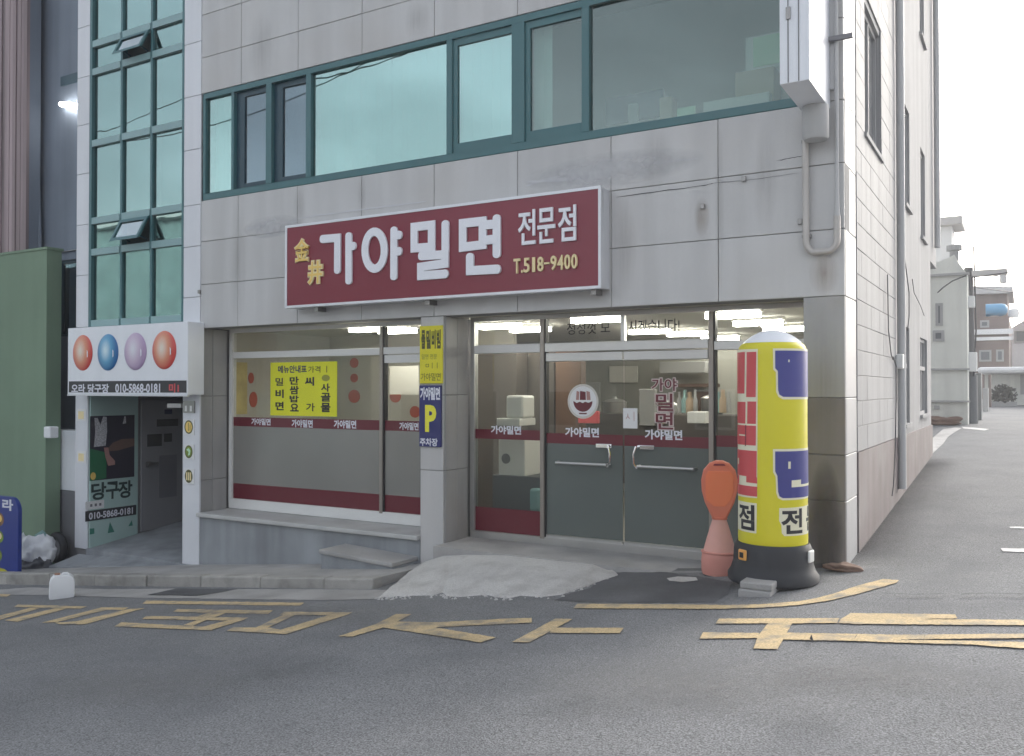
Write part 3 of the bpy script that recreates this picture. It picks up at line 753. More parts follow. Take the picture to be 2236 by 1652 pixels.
dot(772, 866, .12, 'large red round sticker right of the yellow menu poster')
dot(772, 826, .08, 'red round sticker right of the yellow menu poster, middle height')
dot(772, 793, .09, 'red round sticker right of the yellow menu poster, topmost')
dot(862, 866, .11, 'red round sticker in the narrow pane beside the pillar, left one')
dot(905, 900, .10, 'red round sticker in the narrow pane beside the pillar, right one low down')
o = MB().box(*[FY(853,830,1.6).x, FY(916,830,1.6).x], 1.58, 1.6, FY(880,862,1.6).z, FY(880,800,1.6).z).build('notice_board', 'paper_aged'); tag(o, 'pale framed notice board inside the narrow pane beside the pillar', 'notice')
def inbox(name, m, l, r, t_, b, y, dep, label, cat, bevel=.01):
    x0, x1, z0, z1 = fbox(l, r, t_, b, y)
    o = MB().box(x0, x1, y, y+dep, z0, z1).build(name, m, bevel=bevel); return tag(o, label, cat)
ap = thing('water_purifier', 'white water purifier standing on a ledge behind the narrow dark pane', 'appliance', FY(1122, 920, .85))
x0, x1, z0, z1 = fbox(1104, 1142, 864, 914, .85); MB().box(x0, x1, .85, 1.15, z0, z1).build('body', 'appliance', ap, bevel=.03)
MB().box(x0-.1, x1-.02, .8, 1.2, z0-.09, z0-.002).build('tray', 'appliance', ap, bevel=.01)
cb = thing('cabinet', 'white cabinet with a dark round opening behind the narrow pane', 'cabinet', FY(1118, 1048, .9))
x0, x1, z0, z1 = fbox(1088, 1146, 948, 1046, .9); MB().box(x0, x1, .9, 1.3, z0, z1).build('body', 'appliance', cb, bevel=.015)
c = FY(1105, 1002, .895); MB().prism([(c.x+.06*math.cos(a), .896, c.z+.062*math.sin(a)) for a in [2*math.pi*k/20 for k in range(20)]], (0,-.01,0)).build('knob', 'far_dark', cb)
inbox('low_table', 'far_dark', 1075, 1180, 1040, 1130, .85, .7, 'dark low table under the white cabinet in the narrow pane', 'table')
inbox('teal_bin', 'bag_teal', 1155, 1178, 1068, 1118, .75, .12, 'pale teal bin at the foot of the narrow pane', 'bin', .03)
inbox('dark_panel', 'interior_dark', 1034, 1128, 768, 1130, 1.9, .3, 'dark tall panel deep behind the narrow pane', 'dark_panel')  # plain dark panel, widened to fill the dark view behind the narrow pane
inbox('counter', 'interior_dark', 1250, 1610, 905, 1060, 3.0, .6, 'long dark serving counter across the back of the dining room', 'counter')
inbox('kitchen_cabinet', 'far_grey', 1395, 1430, 850, 930, 2.9, .09, 'grey cabinet behind the vertical lettering', 'cabinet')
inbox('red_chair_back', 'red_print', 1262, 1306, 898, 925, 2.0, .06, 'dull red chair back visible under the round sticker', 'chair')
inbox('paper_stack', 'paper', 1500, 1540, 900, 925, 2.6, .3, 'white stack of boxes on the counter near the door jamb', 'boxes')
inbox('wall_picture', 'wood', 1520, 1550, 855, 900, 5.4, .03, 'small dark framed picture on the far dining room wall', 'picture')
inbox('wall_picture', 'far_grey', 1262, 1310, 835, 900, 5.4, .03, 'grey panel hanging on the far wall behind the round sticker', 'picture')

for k, px in enumerate([1478, 1490, 1501, 1513, 1563, 1574, 1586]):
    c = FY(px, 902, 3.1); r = .035 + .012*(k % 3)
    o = MB().lathe((c.x, 3.2, c.z), [(r, 0), (r, .16), (r*.45, .22), (r*.45, .28 + .03*(k % 2))], 12).build('bottle', ['far_grey', 'bag_teal', 'box_card'][k % 3], smooth=True)
    tag(o, ['first', 'second', 'third', 'fourth', 'fifth', 'sixth', 'seventh'][k] + ' bottle from the left along the dark counter, ' + ['grey', 'teal', 'brown'][k % 3], 'bottle', 'bottles on the dark counter')
for px, w, h, m, lab in [(1330, .17, .16, 'steel', 'steel stock pot on the counter right of the round sticker'), (1450, .13, .11, 'white_metal', 'white rice cooker on the counter behind the vertical lettering'), (1545, .15, .20, 'steel_dark', 'dark steel kettle on the counter near the right mullion')]:
    c = FY(px, 905, 3.1); t = thing('cooking_pot', lab, 'pot', (c.x, 3.3, c.z)); MB().lathe((c.x, 3.3, c.z), [(w*.9, 0), (w, .03), (w, h), (w*1.06, h+.01)], 20).build('body', m, t, smooth=True); MB().lathe((c.x, 3.3, c.z+h+.012), [(w*1.04, 0), (w*.7, .03), (.03, .05), (.03, .075)], 20).build('lid', m, t, smooth=True)
inbox('wall_shelf', 'wood', 1470, 1560, 838, 846, 5.2, .3, 'brown wooden shelf on the far dining room wall', 'shelf')
inbox('menu_board', 'paper_aged', 1330, 1392, 800, 836, 5.5, .04, 'pale menu board high on the far dining room wall', 'board')
inbox('range_hood', 'far_grey', 1440, 1540, 790, 815, 5.0, .4, 'grey range hood above the kitchen counter', 'hood')
# ---- things in the office upstairs
def offs(name, m, l, r, t_, b, y, dep, label, cat, bevel=.006):
    return inbox(name, m, l, r, t_, b, y, dep, label, cat, bevel)
mo = thing('monitor', 'dark computer monitor seen from behind in the clear office pane', 'monitor', FY(1385, 275, .55))
x0, x1, z0, z1 = fbox(1322, 1448, 205, 268, .55); MB().box(x0, x1, .55, .59, z0+.02, z1).build('screen', 'monitor', mo, bevel=.006)
MB().box((x0+x1)/2-.06, (x0+x1)/2+.06, .52, .549, z0-.08, z0+.2).build('stand', 'far_grey', mo, bevel=.01)
offs('carton', 'box_card', 1605, 1690, 152, 232, .35, .3, 'brown cardboard carton on the sill of the clear office pane', 'box')
offs('note', 'note_green', 1478, 1518, 234, 258, .16, .02, 'small pale green note propped on the office sill', 'note')
offs('paper_pile', 'paper', 1535, 1680, 212, 246, .25, .3, 'pale pile of papers along the office sill', 'papers')
offs('book_row', 'box_card', 1440, 1468, 212, 262, .4, .15, 'tan folder standing beside the dark monitor', 'folder')
fr_ = thing('wall_frame', 'pale framed landscape picture leaning at the right of the office pane', 'picture', FY(1665, 150, .5))
x0, x1, z0, z1 = fbox(1628, 1712, 75, 150, .5); MB().box(x0, x1, .5, .53, z0, z1).build('frame', 'paper', fr_); MB().box(x0+.08, x1, .49, .499, z0+.03, z1-.02).build('picture', 'note_green', fr_)
MB().box(-3.0, -.3, .28, 1.0, 4.1, 4.17).build('desk', 'far_grey', None); tag(bpy.data.objects['desk'], 'grey desk running along behind the clear office pane', 'desk')

# ================================================================== SIGNS
# ---- main sign
SY = -.24
xl = FY(622, 580, SY).x; xr = FY(1312, 520, SY).x; zb = .5*(FY(622, 672, SY).z + FY(1312, 633, SY).z); zt = .5*(FY(622, 495, SY).z + FY(1312, 403, SY).z)
ms = thing('shop_sign', 'large maroon fascia sign with white raised Korean letters and a phone number', 'sign', ((xl+xr)/2, SY, zb))
MB().box(xl+.01, xr-.01, SY+.022, -.005, zb+.01, zt-.01).build('box', 'sign_frame', ms)
MB().box(xl+.03, xr-.03, SY+.008, SY+.021, zb+.03, zt-.03).build('face', 'burgundy', ms)
fm = MB(); t = .032
fm.box(xl, xr, SY, SY+.05, zb, zb+t).box(xl, xr, SY, SY+.05, zt-t, zt).box(xl, xl+t, SY, SY+.05, zb+t, zt-t).box(xr-t, xr, SY, SY+.05, zb+t, zt-t)
fm.build('frame', 'sign_frame', ms, bevel=.004)
for px in (700, 942, 1303):
    q = FY(px, 640, -.1).x
    MB().box(q-.03, q+.03, -.18, -.03, zb-.05, zb+.005).build('bracket', 'steel_dark', ms)
FACE = front(0, 0, SY+.006)
def zs_(zx, zy):
    p = FY((1100 + zx/1.597)/1.832, (700 + zy/1.597)/1.832, SY); return (p.x, p.z)
def letter(strokes, wd=.098, m='letter_white', th=.022):
    mb = MB()
    for i, (pts, cl) in enumerate(strokes):
        stroke(mb, FACE, [zs_(*p) for p in pts], wd, th + i*.0012, cl)
    return mb.build('letter', m, ms, bevel=0, smooth=False)
letter([([(305,412),(403,404),(402,615)],0)]+[([(475,388),(475,682)],0), ([(478,458),(508,456)],0)])
letter([([(640+62*math.cos(a), 483+118*math.sin(a)) for a in [2*math.pi*k/30 for k in range(30)]],1), ([(764,352),(763,655)],0), ([(766,388),(800,386)],0), ([(766,492),(800,490)],0)])
letter([([(893,335),(1004,322),(1004,462),(893,470)],1), ([(1092,312),(1092,490)],0), ([(936,520),(1090,511),(1090,568),(936,590),(936,646),(1094,634)],0)])
letter([([(1203,312),(1330,298),(1330,448),(1203,464)],1), ([(1420,276),(1420,512)],0), ([(1345,322),(1410,316)],0), ([(1345,420),(1410,412)],0), ([(1250,522),(1250,614),(1428,604)],0)])
def sgn_text(body, l, t_, r, b, m, bold, th):
    a = zs_(l, (t_+b)/2); c = zs_(r, (t_+b)/2); zt_ = zs_((l+r)/2, t_)[1]; zb_ = zs_((l+r)/2, b)[1]
    return text('letter', body, m, ms, front(a[0], zb_, SY+.006), c[0]-a[0], zt_-zb_, th, .003, bold)
sgn_text('전', 1557, 226, 1668, 448, 'letter_white', .014, .02); sgn_text('문', 1680, 213, 1793, 438, 'letter_white', .014, .02); sgn_text('점', 1812, 197, 1926, 425, 'letter_white', .014, .02)
x_ = 1527
PH = 'T.518-9400'; WID = {'T': 48, '.': 16, '-': 40}; 
for ch in PH:
    w = WID.get(ch, 44); cx_ = x_ + w/2; drop = (cx_-1745) * -.083
    t_, b = 527 - 0 + drop - 6, 615 + drop
    if ch == '.': t_ = b - 20
    if ch == '1': sgn_text(ch, x_+12, t_, x_+w-14, b, 'gold_pale', .02, .02); x_ += w; continue
    if ch == '-': t_, b = 560 + drop, 572 + drop
    sgn_text(ch, x_+1, t_, x_ + w - 5, b, 'gold_pale', .02 if ch not in '.-' else 0, .02); x_ += w
for ch, l, t_, r, b in [('金', 126, 405, 226, 562), ('井', 210, 545, 312, 706)]:
    a = zs_(l, (t_+b)/2); c = zs_(r, (t_+b)/2); z1_ = zs_((l+r)/2, t_)[1]; z0_ = zs_((l+r)/2, b)[1]
    text('emblem', ch, 'gold_pale', ms, front(a[0], z0_, SY+.006), c[0]-a[0], z1_-z0_, .018, .003, .075)
    text('emblem', ch, 'gold', ms, front(a[0]+.018, z0_+.018, SY+.006), c[0]-a[0]-.036, z1_-z0_-.036, .022, .003, .01)

# ---- billiard hall sign box on the left tower
BY = -.28
xl = FY(148, 790, BY).x; xr = FY(410, 780, BY).x; zt = 2.515; zb = 1.52; zd = 1.715
bs = thing('billiard_sign', 'white sign box with four glossy balls above the stair entrance', 'sign', ((xl+xr)/2, BY, zb))
MB().box(xl, xr, BY, -.004, zb, zt).build('box', 'panel_white', bs, bevel=.008)
MB().box(xl+.04, xr-.02, BY-.006, BY-.001, zb+.03, zd).build('strip', 'near_black', bs)
MB().box(xl+.005, xr+.004, BY-.012, BY+.03, zb-.02, zb-.001).build('frame', 'sign_frame', bs)
def ball_material(name, base, rim):
    m = mat(name, base, .25, spec=.4, coat=.5); return m
def printed_ball(name, inner, mid, outer):
    """printed picture of a ball: colours are the print itself, arranged in object space"""
    m = bpy.data.materials.new(name); m.use_nodes = True; t = m.node_tree; b = t.nodes['Principled BSDF']
    tc = N(t, 'ShaderNodeTexCoord'); mp = N(t, 'ShaderNodeMapping'); mp.inputs['Location'].default_value = (.06, 0, -.09); mp.inputs['Scale'].default_value = (4.6, .01, 3.3)
    g = N(t, 'ShaderNodeTexGradient', gradient_type='SPHERICAL'); cr = N(t, 'ShaderNodeValToRGB')
    e = cr.color_ramp.elements; e[0].position = 0.; e[0].color = (*outer, 1); e[1].position = .9; e[1].color = (*inner, 1)
    k = e.new(.42); k.color = (*mid, 1)
    t.links.new(tc.outputs['Object'], mp.inputs[0]); t.links.new(mp.outputs[0], g.inputs[0]); t.links.new(g.outputs[1], cr.inputs[0]); t.links.new(cr.outputs[0], b.inputs['Base Color'])
    b.inputs['Roughness'].default_value = .3; MATS[name] = m
printed_ball('ball_red', (.82, .70, .60), (.72, .30, .18), (.62, .07, .06))
printed_ball('ball_blue', (.62, .78, .86), (.10, .36, .58), (.02, .14, .36))
printed_ball('ball_lilac', (.74, .72, .80), (.60, .48, .62), (.42, .30, .48))
for px, py, rx, ry, m in [(181, 771, 21.5, 39, 'ball_red'), (236, 770, 23, 40, 'ball_blue'), (296, 768, 24.5, 41, 'ball_lilac'), (359, 765, 26.5, 42, 'ball_red')]:
    c = FY(px, py, BY); a = FY(px+rx, py, BY).x - c.x; bz = c.z - FY(px, py+ry, BY).z
    mb = MB(); nv = 36; rings = [(1., 0.), (.97, .008), (.85, .018), (.6, .028), (.3, .034)]
    vs = []; fs = []
    for k, (q, w) in enumerate(rings):
        for i in range(nv): vs.append((a*q*math.cos(2*math.pi*i/nv), -w, bz*q*math.sin(2*math.pi*i/nv)))
    for k in range(len(rings)-1):
        for i in range(nv): fs.append((k*nv+i, k*nv+(i+1) % nv, (k+1)*nv+(i+1) % nv, (k+1)*nv+i))
    fs.append(tuple(range((len(rings)-1)*nv, len(rings)*nv)))
    me = bpy.data.meshes.new('ball'); me.from_pydata(vs, [], fs); me.materials.append(MATS[m])
    for p in me.polygons: p.use_smooth = True
    o = bpy.data.objects.new('ball', me); COL.objects.link(o); o.parent = bs; o.location = Vector((c.x, BY-.002, c.z)) - WL[bs.name]
    pl = front(c.x, c.z, BY - .038)
    flat('highlight', 'letter_white', bs, (Vector((c.x, BY-.034, c.z)), Vector((1,0,0)), Vector((0,0,1)), Vector((0,-1,0))), [(a*.62, bz*.15), (a*.72, bz*.05), (a*.72, -bz*.22), (a*.64, -bz*.3)], .002)
def btext(body, l, r, t_, b, m, par, y, bold=.02, thick=0.):
    x0, x1, z0, z1 = fbox(l, r, t_, b, y); return text('lettering', body, m, par, front(x0, z0, y), x1-x0, z1-z0, thick, .002, bold)
btext('오라 당구장', 156, 238, 839, 859, 'ink_white', bs, BY-.006, .03); btext('010-5868-0181', 252, 350, 838, 858, 'ink_white', bs, BY-.006, .03); btext('미1', 369, 391, 838, 858, 'red_print', bs, BY-.006, .04)

# ---- small plaques on the white column
def plaque(l, r, t_, b, label, kind):
    x0, x1, z0, z1 = fbox(l, r, t_, b, -.004); o = thing('plaque', label, 'plaque', ((x0+x1)/2, -.004, z0), 'ball plaques on the white column')
    MB().box(x0, x1, -.014, -.003, z0, z1).build('plate', 'paper', o)
    cx_, cz_ = (x0+x1)/2, (z0+z1)/2; rx, rz = (x1-x0)*.40, (z1-z0)*.44; P = front(cx_, cz_, -.0145)
    flat('rim', 'ink_olive', o, P, ellipse(0, 0, rx, rz), .001)
    if kind == 0:
        flat('print', 'gold', o, P, ellipse(0, 0, rx*.78, rz*.8), .002); flat('print', 'ink_olive', o, P, [(-rx*.1, -rz*.6), (rx*.02, -rz*.6), (rx*.02, rz*.6), (-rx*.1, rz*.6)], .003); flat('print', 'ink_olive', o, P, [(rx*.3, -rz*.5), (rx*.4, -rz*.5), (rx*.4, rz*.4), (rx*.3, rz*.4)], .003)
    elif kind == 1:
        flat('print', 'board_green', o, P, ellipse(0, 0, rx*.8, rz*.82), .002); flat('print', 'note_green', o, P, [(-rx*.6, rz*.3), (0, rz*.6), (rx*.5, rz*.2), (rx*.3, -rz*.5), (-rx*.2, -rz*.6), (rx*.05, -rz*.05), (-rx*.2, rz*.1)], .003)
    else:
        for s in (-.45, .05, .5): flat('print', 'gold_pale', o, P, [(rx*(s-.17), -rz*.6), (rx*(s+.13), -rz*.6), (rx*(s+.13), rz*.6), (rx*(s-.17), rz*.6)], .002)
    return o
plaque(402, 425, 916, 950, 'topmost of the three oval ball plaques, amber, on the white column', 0)
plaque(403, 424, 971, 1003, 'middle of the three oval ball plaques, green, on the white column', 1)
plaque(403, 424, 1024, 1057, 'lowest of the three oval ball plaques, pale striped, on the white column', 2)
x0, x1, z0, z1 = fbox(402, 426, 876, 902, -.004); o = thing('metal_plate', 'small grey metal plate above the oval plaques on the white column', 'plate', ((x0+x1)/2, -.004, z0))
MB().box(x0, x1, -.02, -.003, z0, z1).build('plate', 'steel_dark', o); P = front(x0, z0, -.0205)
for a in (.15, .6): flat('print', 'paper', o, P, [((x1-x0)*a, .02), ((x1-x0)*(a+.2), .02), ((x1-x0)*(a+.2), (z1-z0)*.6), ((x1-x0)*a, (z1-z0)*.6)], .001)
for k, (t_, b, l2) in enumerate([(893, 920, 'upper'), (985, 1012, 'lower')]):
    x0, x1, z0, z1 = fbox(169, 188, t_, b, -.004); o = MB().box(x0, x1, -.008, -.003, z0, z1).build('notice', 'paper'); tag(o, l2 + ' of two pale notices stuck on the left white column of the stair entrance', 'notice')
    MB().box(x0+.03, x1-.05, -.0095, -.0085, z0+.03, z1-.04).build('print', 'gold_pale', o)

# ---- mint panel: poster, lettering, strip
def sbox(l, r, t_, b, x):
    m_ = (l+r)/2; return FX(l, (t_+b)/2, x).y, FX(r, (t_+b)/2, x).y, FX(m_, b, x).z, FX(m_, t_, x).z
PX = XM + .002
y0, y1, z0, z1 = sbox(196, 293, 908, 1046, PX); ps = thing('poster', 'dark billiard poster with a pink hand and green cloth on the mint entrance wall', 'poster', (PX, y0, z0))
MB().box(PX, PX+.006, y0, y1, z0, z1).build('sheet', 'poster_dark', ps)
PP = sidep(y0, z0, PX+.006); w, h = y1-y0, z1-z0
def pp(pts): return [(a*w, b*h) for a, b in pts]
flat('print', 'poster_green', ps, PP, pp([(0,0),(.36,.02),(.36,.42),(.0,.50)]), .001)
flat('print', 'skin_print_dark', ps, PP, pp([(.42,.44),(.62,.44),(1,.50),(1,.62),(.7,.62),(.5,.57),(.38,.48)]), .001)
flat('print', 'skin_print', ps, PP, pp([(.30,.5),(.40,.5),(.43,.38),(.55,.28),(.55,.22),(.40,.21),(.34,.34)]), .002)
flat('print', 'silver_print', ps, PP, pp([(.08,.52),(.34,.53),(.37,.75),(.36,.98),(.28,.99),(.22,.86),(.16,.97),(.09,.97),(.11,.75)]), .002)
flat('print', 'gold', ps, PP, ellipse(.07*w, .07*h, .06*w, .06*h, 16), .002)
flat('print', 'silver_print', ps, PP, pp([(.72,.86),(.8,.87),(.79,.98),(.76,.98)]), .002)
def stext(name, body, l, r, t_, b, m, par, x=PX, bold=.03, w_=.002):
    y0, y1, z0, z1 = sbox(l, r, t_, b, x); return text(name, body, m, par, sidep(y0, z0, x), y1-y0, z1-z0, .0, w_, bold)
o = thing('wall_lettering', 'dark green Korean lettering painted under the poster on the mint wall', 'lettering', (PX, .5, FX(245, 1090, PX).z))
stext('letter', '당', 199, 232, 1054, 1092, 'ink_green', o); stext('letter', '구', 231, 260, 1052, 1090, 'ink_green', o); stext('letter', '장', 258, 289, 1050, 1088, 'ink_green', o)
y0, y1, z0, z1 = sbox(186, 297, 1110, 1132, PX); o = thing('phone_strip', 'black strip with white phone digits low on the mint wall', 'sign', (PX, y0, z0))
MB().box(PX, PX+.005, y0, y1, z0, z1).build('strip', 'near_black', o); stext('lettering', '010-5868-0181', 194, 290, 1114, 1129, 'ink_white', o, PX+.005)
y0, y1, z0, z1 = sbox(186, 227, 1094, 1115, PX); o = thing('label_plate', 'small white plate with three grey marks above the black strip', 'plate', (PX, y0, z0))
MB().box(PX, PX+.004, y0, y1, z0+.02, z1).build('plate', 'paper', o)
for k in range(3): flat('print', 'grey_box', o, sidep(y0, z0, PX+.004), [((y1-y0)*(.25+.24*k), (z1-z0)*.42), ((y1-y0)*(.37+.24*k), (z1-z0)*.42), ((y1-y0)*(.37+.24*k), (z1-z0)*.7), ((y1-y0)*(.25+.24*k), (z1-z0)*.7)], .001)
for pts in [[(235,1165),(250,1162),(240,1140)], [(196,1168),(206,1166),(206,1154),(196,1155)], [(280,1150),(290,1148),(288,1136)]]:
    MB().face([FX(a, b, PX+.001) for a, b in pts]).build('mural_mark', 'mint_dark', shop)
# ragged strip light and junk under the sign
o = MB().box(-9.35, -9.05, .15, .3, 1.33, 1.39).build('entrance_lamp', 'white_metal'); tag(o, 'small white lamp housing under the ball sign at the stair entrance', 'lamp')

# ---- plates on the middle pillar
x0, x1, z0, z1 = fbox(919, 968, 712, 838, -.006); yb = thing('pillar_board', 'yellow board with dark Korean lines at the top of the middle pillar', 'sign', ((x0+x1)/2, 0, z0))
MB().box(x0, x1, -.03, -.003, z0, z1).build('board', 'sign_yellow', yb, bevel=.004)
def rows(par, x0, x1, z0, z1, y, spec):
    for (a, b, c, d, s, m, bo) in spec:      # fractions across, down
        text('lettering', s, m, par, front(x0 + (x1-x0)*a, z1 - (z1-z0)*d, y), (x1-x0)*(b-a), (z1-z0)*(d-c), 0, .0015, bo)
rows(yb, x0, x1, z0, z1, -.0305, [(.08,.26,.07,.40,'물','ink_olive',.05),(.30,.50,.07,.40,'밀','ink_olive',.05),(.54,.72,.07,.40,'비','ink_olive',.05),(.76,.94,.07,.40,'빔','ink_olive',.05),
   (.10,.78,.49,.58,'밀면 전문','ink_pale_olive',.01),(.28,.80,.64,.74,'ㅁㅣㅣ','ink_olive',0),(.06,.94,.82,.95,'가야밀면','ink_olive',.0)])
x0, x1, z0, z1 = fbox(918, 965, 842, 976, -.006); pb = thing('parking_sign', 'navy parking board with a yellow letter P under the yellow pillar board', 'sign', ((x0+x1)/2, 0, z0))
MB().box(x0, x1, -.03, -.003, z0, z1).build('board', 'navy', pb, bevel=.004)
rows(pb, x0, x1, z0, z1, -.0305, [(.05,.97,.03,.24,'가야밀면','ink_white',.045),(.28,.80,.32,.76,'P','ink_yellow',.045),(.04,.86,.86,.99,'주차장','ink_white',.03)])

# ---- yellow menu poster on the left window
WY = GY + .030
x0, x1, z0, z1 = fbox(591, 736, 791, 909, WY); mp_ = thing('menu_poster', 'bright yellow menu poster taped inside the left shop window', 'poster', ((x0+x1)/2, WY, z0))
MB().box(x0, x1, WY-.004, WY, z0, z1).build('sheet', 'paper_yellow', mp_)
rows(mp_, x0, x1, z0, z1, WY-.004, [(.12,.56,.06,.20,'메뉴안내표','ink_navy',.03),(.58,.86,.08,.20,'가격 ㅣ','ink_olive',.01),
  (.08,.20,.29,.44,'밀','ink',.02),(.08,.21,.51,.67,'비','ink',.035),(.08,.21,.74,.90,'면','ink',.035),
  (.30,.44,.27,.42,'만','ink',.035),(.30,.44,.44,.60,'쌈','ink',.035),(.30,.44,.62,.75,'밥','ink',.035),(.31,.44,.77,.92,'요','ink',.035),(.53,.67,.28,.44,'씨','ink',.035),(.55,.68,.76,.91,'가','ink',.02),
  (.77,.90,.40,.55,'사','ink',.035),(.77,.91,.57,.73,'골','ink',.035),(.77,.91,.75,.92,'물','ink',.035)])
flat('print', 'ink_pale_olive', mp_, front(x0, z0, WY-.004), ellipse((x1-x0)*.84, (z1-z0)*.70, (x1-x0)*.06, (z1-z0)*.06, 14), .001)
# white wordmarks on the maroon bands
def bandtext(l, r, t_, b):
    x0, x1, z0, z1 = fbox(l, r, t_, b, WY); o = text('lettering', '가야밀면', 'ink_white', None, front(x0, z0, GY+.0295), x1-x0, z1-z0, 0, .001, .035); return o
for q, lab in [((549, 591, 914, 929), 'white shop name on the upper maroon band, leftmost in the left window'), ((637, 683, 917, 934), 'white shop name on the upper maroon band under the yellow poster'), ((729, 778, 918, 936), 'white shop name on the maroon band left of the window mullion'), ((872, 914, 923, 940), 'white shop name on the maroon band beside the parking sign'),
               ((1072, 1138, 930, 949), 'white shop name on the maroon band of the narrow dark pane'), ((1234, 1308, 934, 955), 'white shop name on the maroon band of the left door'), ((1408, 1490, 939, 961), 'white shop name on the maroon band of the right door')]:
    tag(bandtext(*q), lab, 'lettering', 'white shop names on the maroon bands')
# greeting above the doors
o = thing('greeting_lettering', 'black Korean greeting on the glass strip above the doors', 'lettering', (-2.4, GY, 2.2))
btext('정성껏 모', 1238, 1332, 704, 730, 'ink', o, GY+.036, .0); btext('시겠습니다!', 1372, 1484, 698, 728, 'ink', o, GY+.036, .01)
# round bowl sticker
c = FY(1273, 877, WY); rx = FY(1307, 877, WY).x - c.x; rz = c.z - FY(1273, 915, WY).z
st = thing('round_sticker', 'round white sticker with a maroon noodle bowl on the left door', 'sticker', (c.x, WY-.003, c.z - rz)); P = front(c.x, c.z, GY+.0295)
def el(a, n=40): return ellipse(0, 0, rx*a, rz*a, n)
flat('ring', 'paper_aged', st, P, el(1), .001); flat('disc', 'paper', st, P, el(.87), .002)
flat('bowl', 'burgundy_film', st, P, [(-.62*rx, .02*rz)] + [(rx*.62*math.cos(a), .02*rz + rz*.62*math.sin(a)) for a in [math.pi + math.pi*k/16 for k in range(1, 16)]] + [(.62*rx, .02*rz), (.36*rx, -.08*rz), (.15*rx, -.02*rz), (0, -.1*rz), (-.2*rx, -.02*rz), (-.4*rx, -.1*rz)], .003)
for a, b in [(-.45, -.25), (-.2, .2), (.25, .5)]: flat('print', 'skin_print' if a != -.2 else 'burgundy_film', st, P, [(a*rx, .08*rz), (b*rx, .08*rz), (b*rx*.9, .55*rz), (a*rx*.9, .6*rz)], .003)
flat('print', 'burgundy_film', st, P, [(-.28*rx, -.66*rz), (.28*rx, -.66*rz), (.22*rx, -.74*rz), (-.22*rx, -.74*rz)], .003)
# notice and vertical lettering on the right door
x0, x1, z0, z1 = fbox(1361, 1392, 892, 936, WY); o = MB().box(x0, x1, GY+.026, GY+.029, z0, z1).build('notice', 'paper'); tag(o, 'white paper notice at the meeting edge of the right door', 'notice')
text('print', 'ㅅㅣ', 'skin_print', o, front(x0+.03, z0+.08, GY+.026), .1, .1, 0, .001, 0)
o = thing('door_lettering', 'maroon vertical Korean shop name with pale outline on the right door', 'lettering', (-2.0, WY, .98))
for s, l, r, t_, b in [('가야', 1423, 1478, 827, 854), ('밀', 1432, 1470, 860, 898), ('면', 1432, 1470, 901, 938)]:
    x0, x1, z0, z1 = fbox(l, r, t_, b, WY)
    text('outline', s, 'print_pale', o, front(x0-.012, z0-.012, GY+.0295), x1-x0+.024, z1-z0+.024, 0, .001, .07); text('letter', s, 'burgundy_film', o, front(x0, z0, GY+.0295), x1-x0, z1-z0, 0, .0025, .015)

# ---- projecting sign box at the corner, seen from its plain back
pj = thing('projecting_sign', 'white projecting sign box fixed high on the building corner', 'sign', (-.23, -.45, 4.13))
MB().box(-.355, -.115, -.9, -.02, 4.13, 8.6).build('box', 'panel_white', pj, bevel=.006)
for xx in (-.285, -.20): MB().box(xx-.004, xx+.004, -.9045, -.898, 4.135, 8.6).build('seam', 'grey_box', pj)
MB().box(-.30, -.265, -.915, -.9, 4.66, 4.76).build('latch', 'steel_dark', pj)
MB().box(-.112, .09, -.1, -.06, 4.72, 4.76).build('bracket', 'grey_box', pj)
MB().lathe((-.215, -.16, 3.83), [(.10, 0), (.115, .02), (.115, .298)], 24).build('collar', 'pipe_white', pj, smooth=True)
# ---- bent vent pipe
vp = thing('vent_pipe', 'grey pipe bent into a U on the facade below the projecting sign', 'pipe', (-.19, -.06, 2.8))
path = [(-.325, -.055, 4.12), (-.325, -.055, 2.95)] + [(-.245 - .08*math.cos(a), -.055, 2.95 - .11*math.sin(a)) for a in [math.pi*k/16 for k in range(1, 9)]] + [(-.135 + .08*math.sin(a), -.055, 2.95 - .11*math.cos(a)) for a in [math.pi*k/16 for k in range(0, 8)]] + [(-.055, -.055, 2.96), (-.055, -.055, 3.15)]
MB().tube(path, .03, 12).build('pipe', 'pipe', vp, smooth=True)
MB().tube([(-.055, -.055, 3.15), (-.055, -.055, 3.3), (-.055, -.05, 8)], [.026, .018, .018], 10).build('pipe', 'pipe_white', vp, smooth=True)
for z in (2.98, 3.85): MB().box(-.365, -.285, -.04, -.0, z, z+.03).build('clip', 'steel_dark', vp)
box('downpipe', 'pipe_white', shop, -.115, -.075, -.05, -.004, 4.3, 8)
# cracks, sealant smears and small fixings on the fascia
def smear(name, pts, wd, m, off=.0035):
    mb = MB(); P = [FY(a, b, -off) for a, b in pts]; up = []; dn = []
    for i, p in enumerate(P):
        k = wd * random.uniform(.4, 1.2) * (0.35 if i in (0, len(P)-1) else 1); up.append(Vector((p.x, -off, p.z+k))); dn.append(Vector((p.x, -off, p.z-k)))
    for i in range(len(P)-1): mb.face([dn[i], dn[i+1], up[i+1], up[i]])
    return mb.build(name, m, shop)
def interp(pts, n=5):
    out = []
    for a, b in zip(pts, pts[1:]):
        for k in range(n): out.append((a[0]+(b[0]-a[0])*k/n, a[1]+(b[1]-a[1])*k/n + random.uniform(-.7, .7)))
    return out + [pts[-1]]
smear('sealant', interp([(1148,407),(1190,392),(1250,380),(1330,370),(1420,358),(1525,346)]), .012, 'caulk')
smear('sealant', interp([(1150,398),(1215,394),(1280,388),(1320,378)]), .02, 'caulk', .0045)
smear('sealant', interp([(535,500),(580,494),(655,482)]), .012, 'caulk')
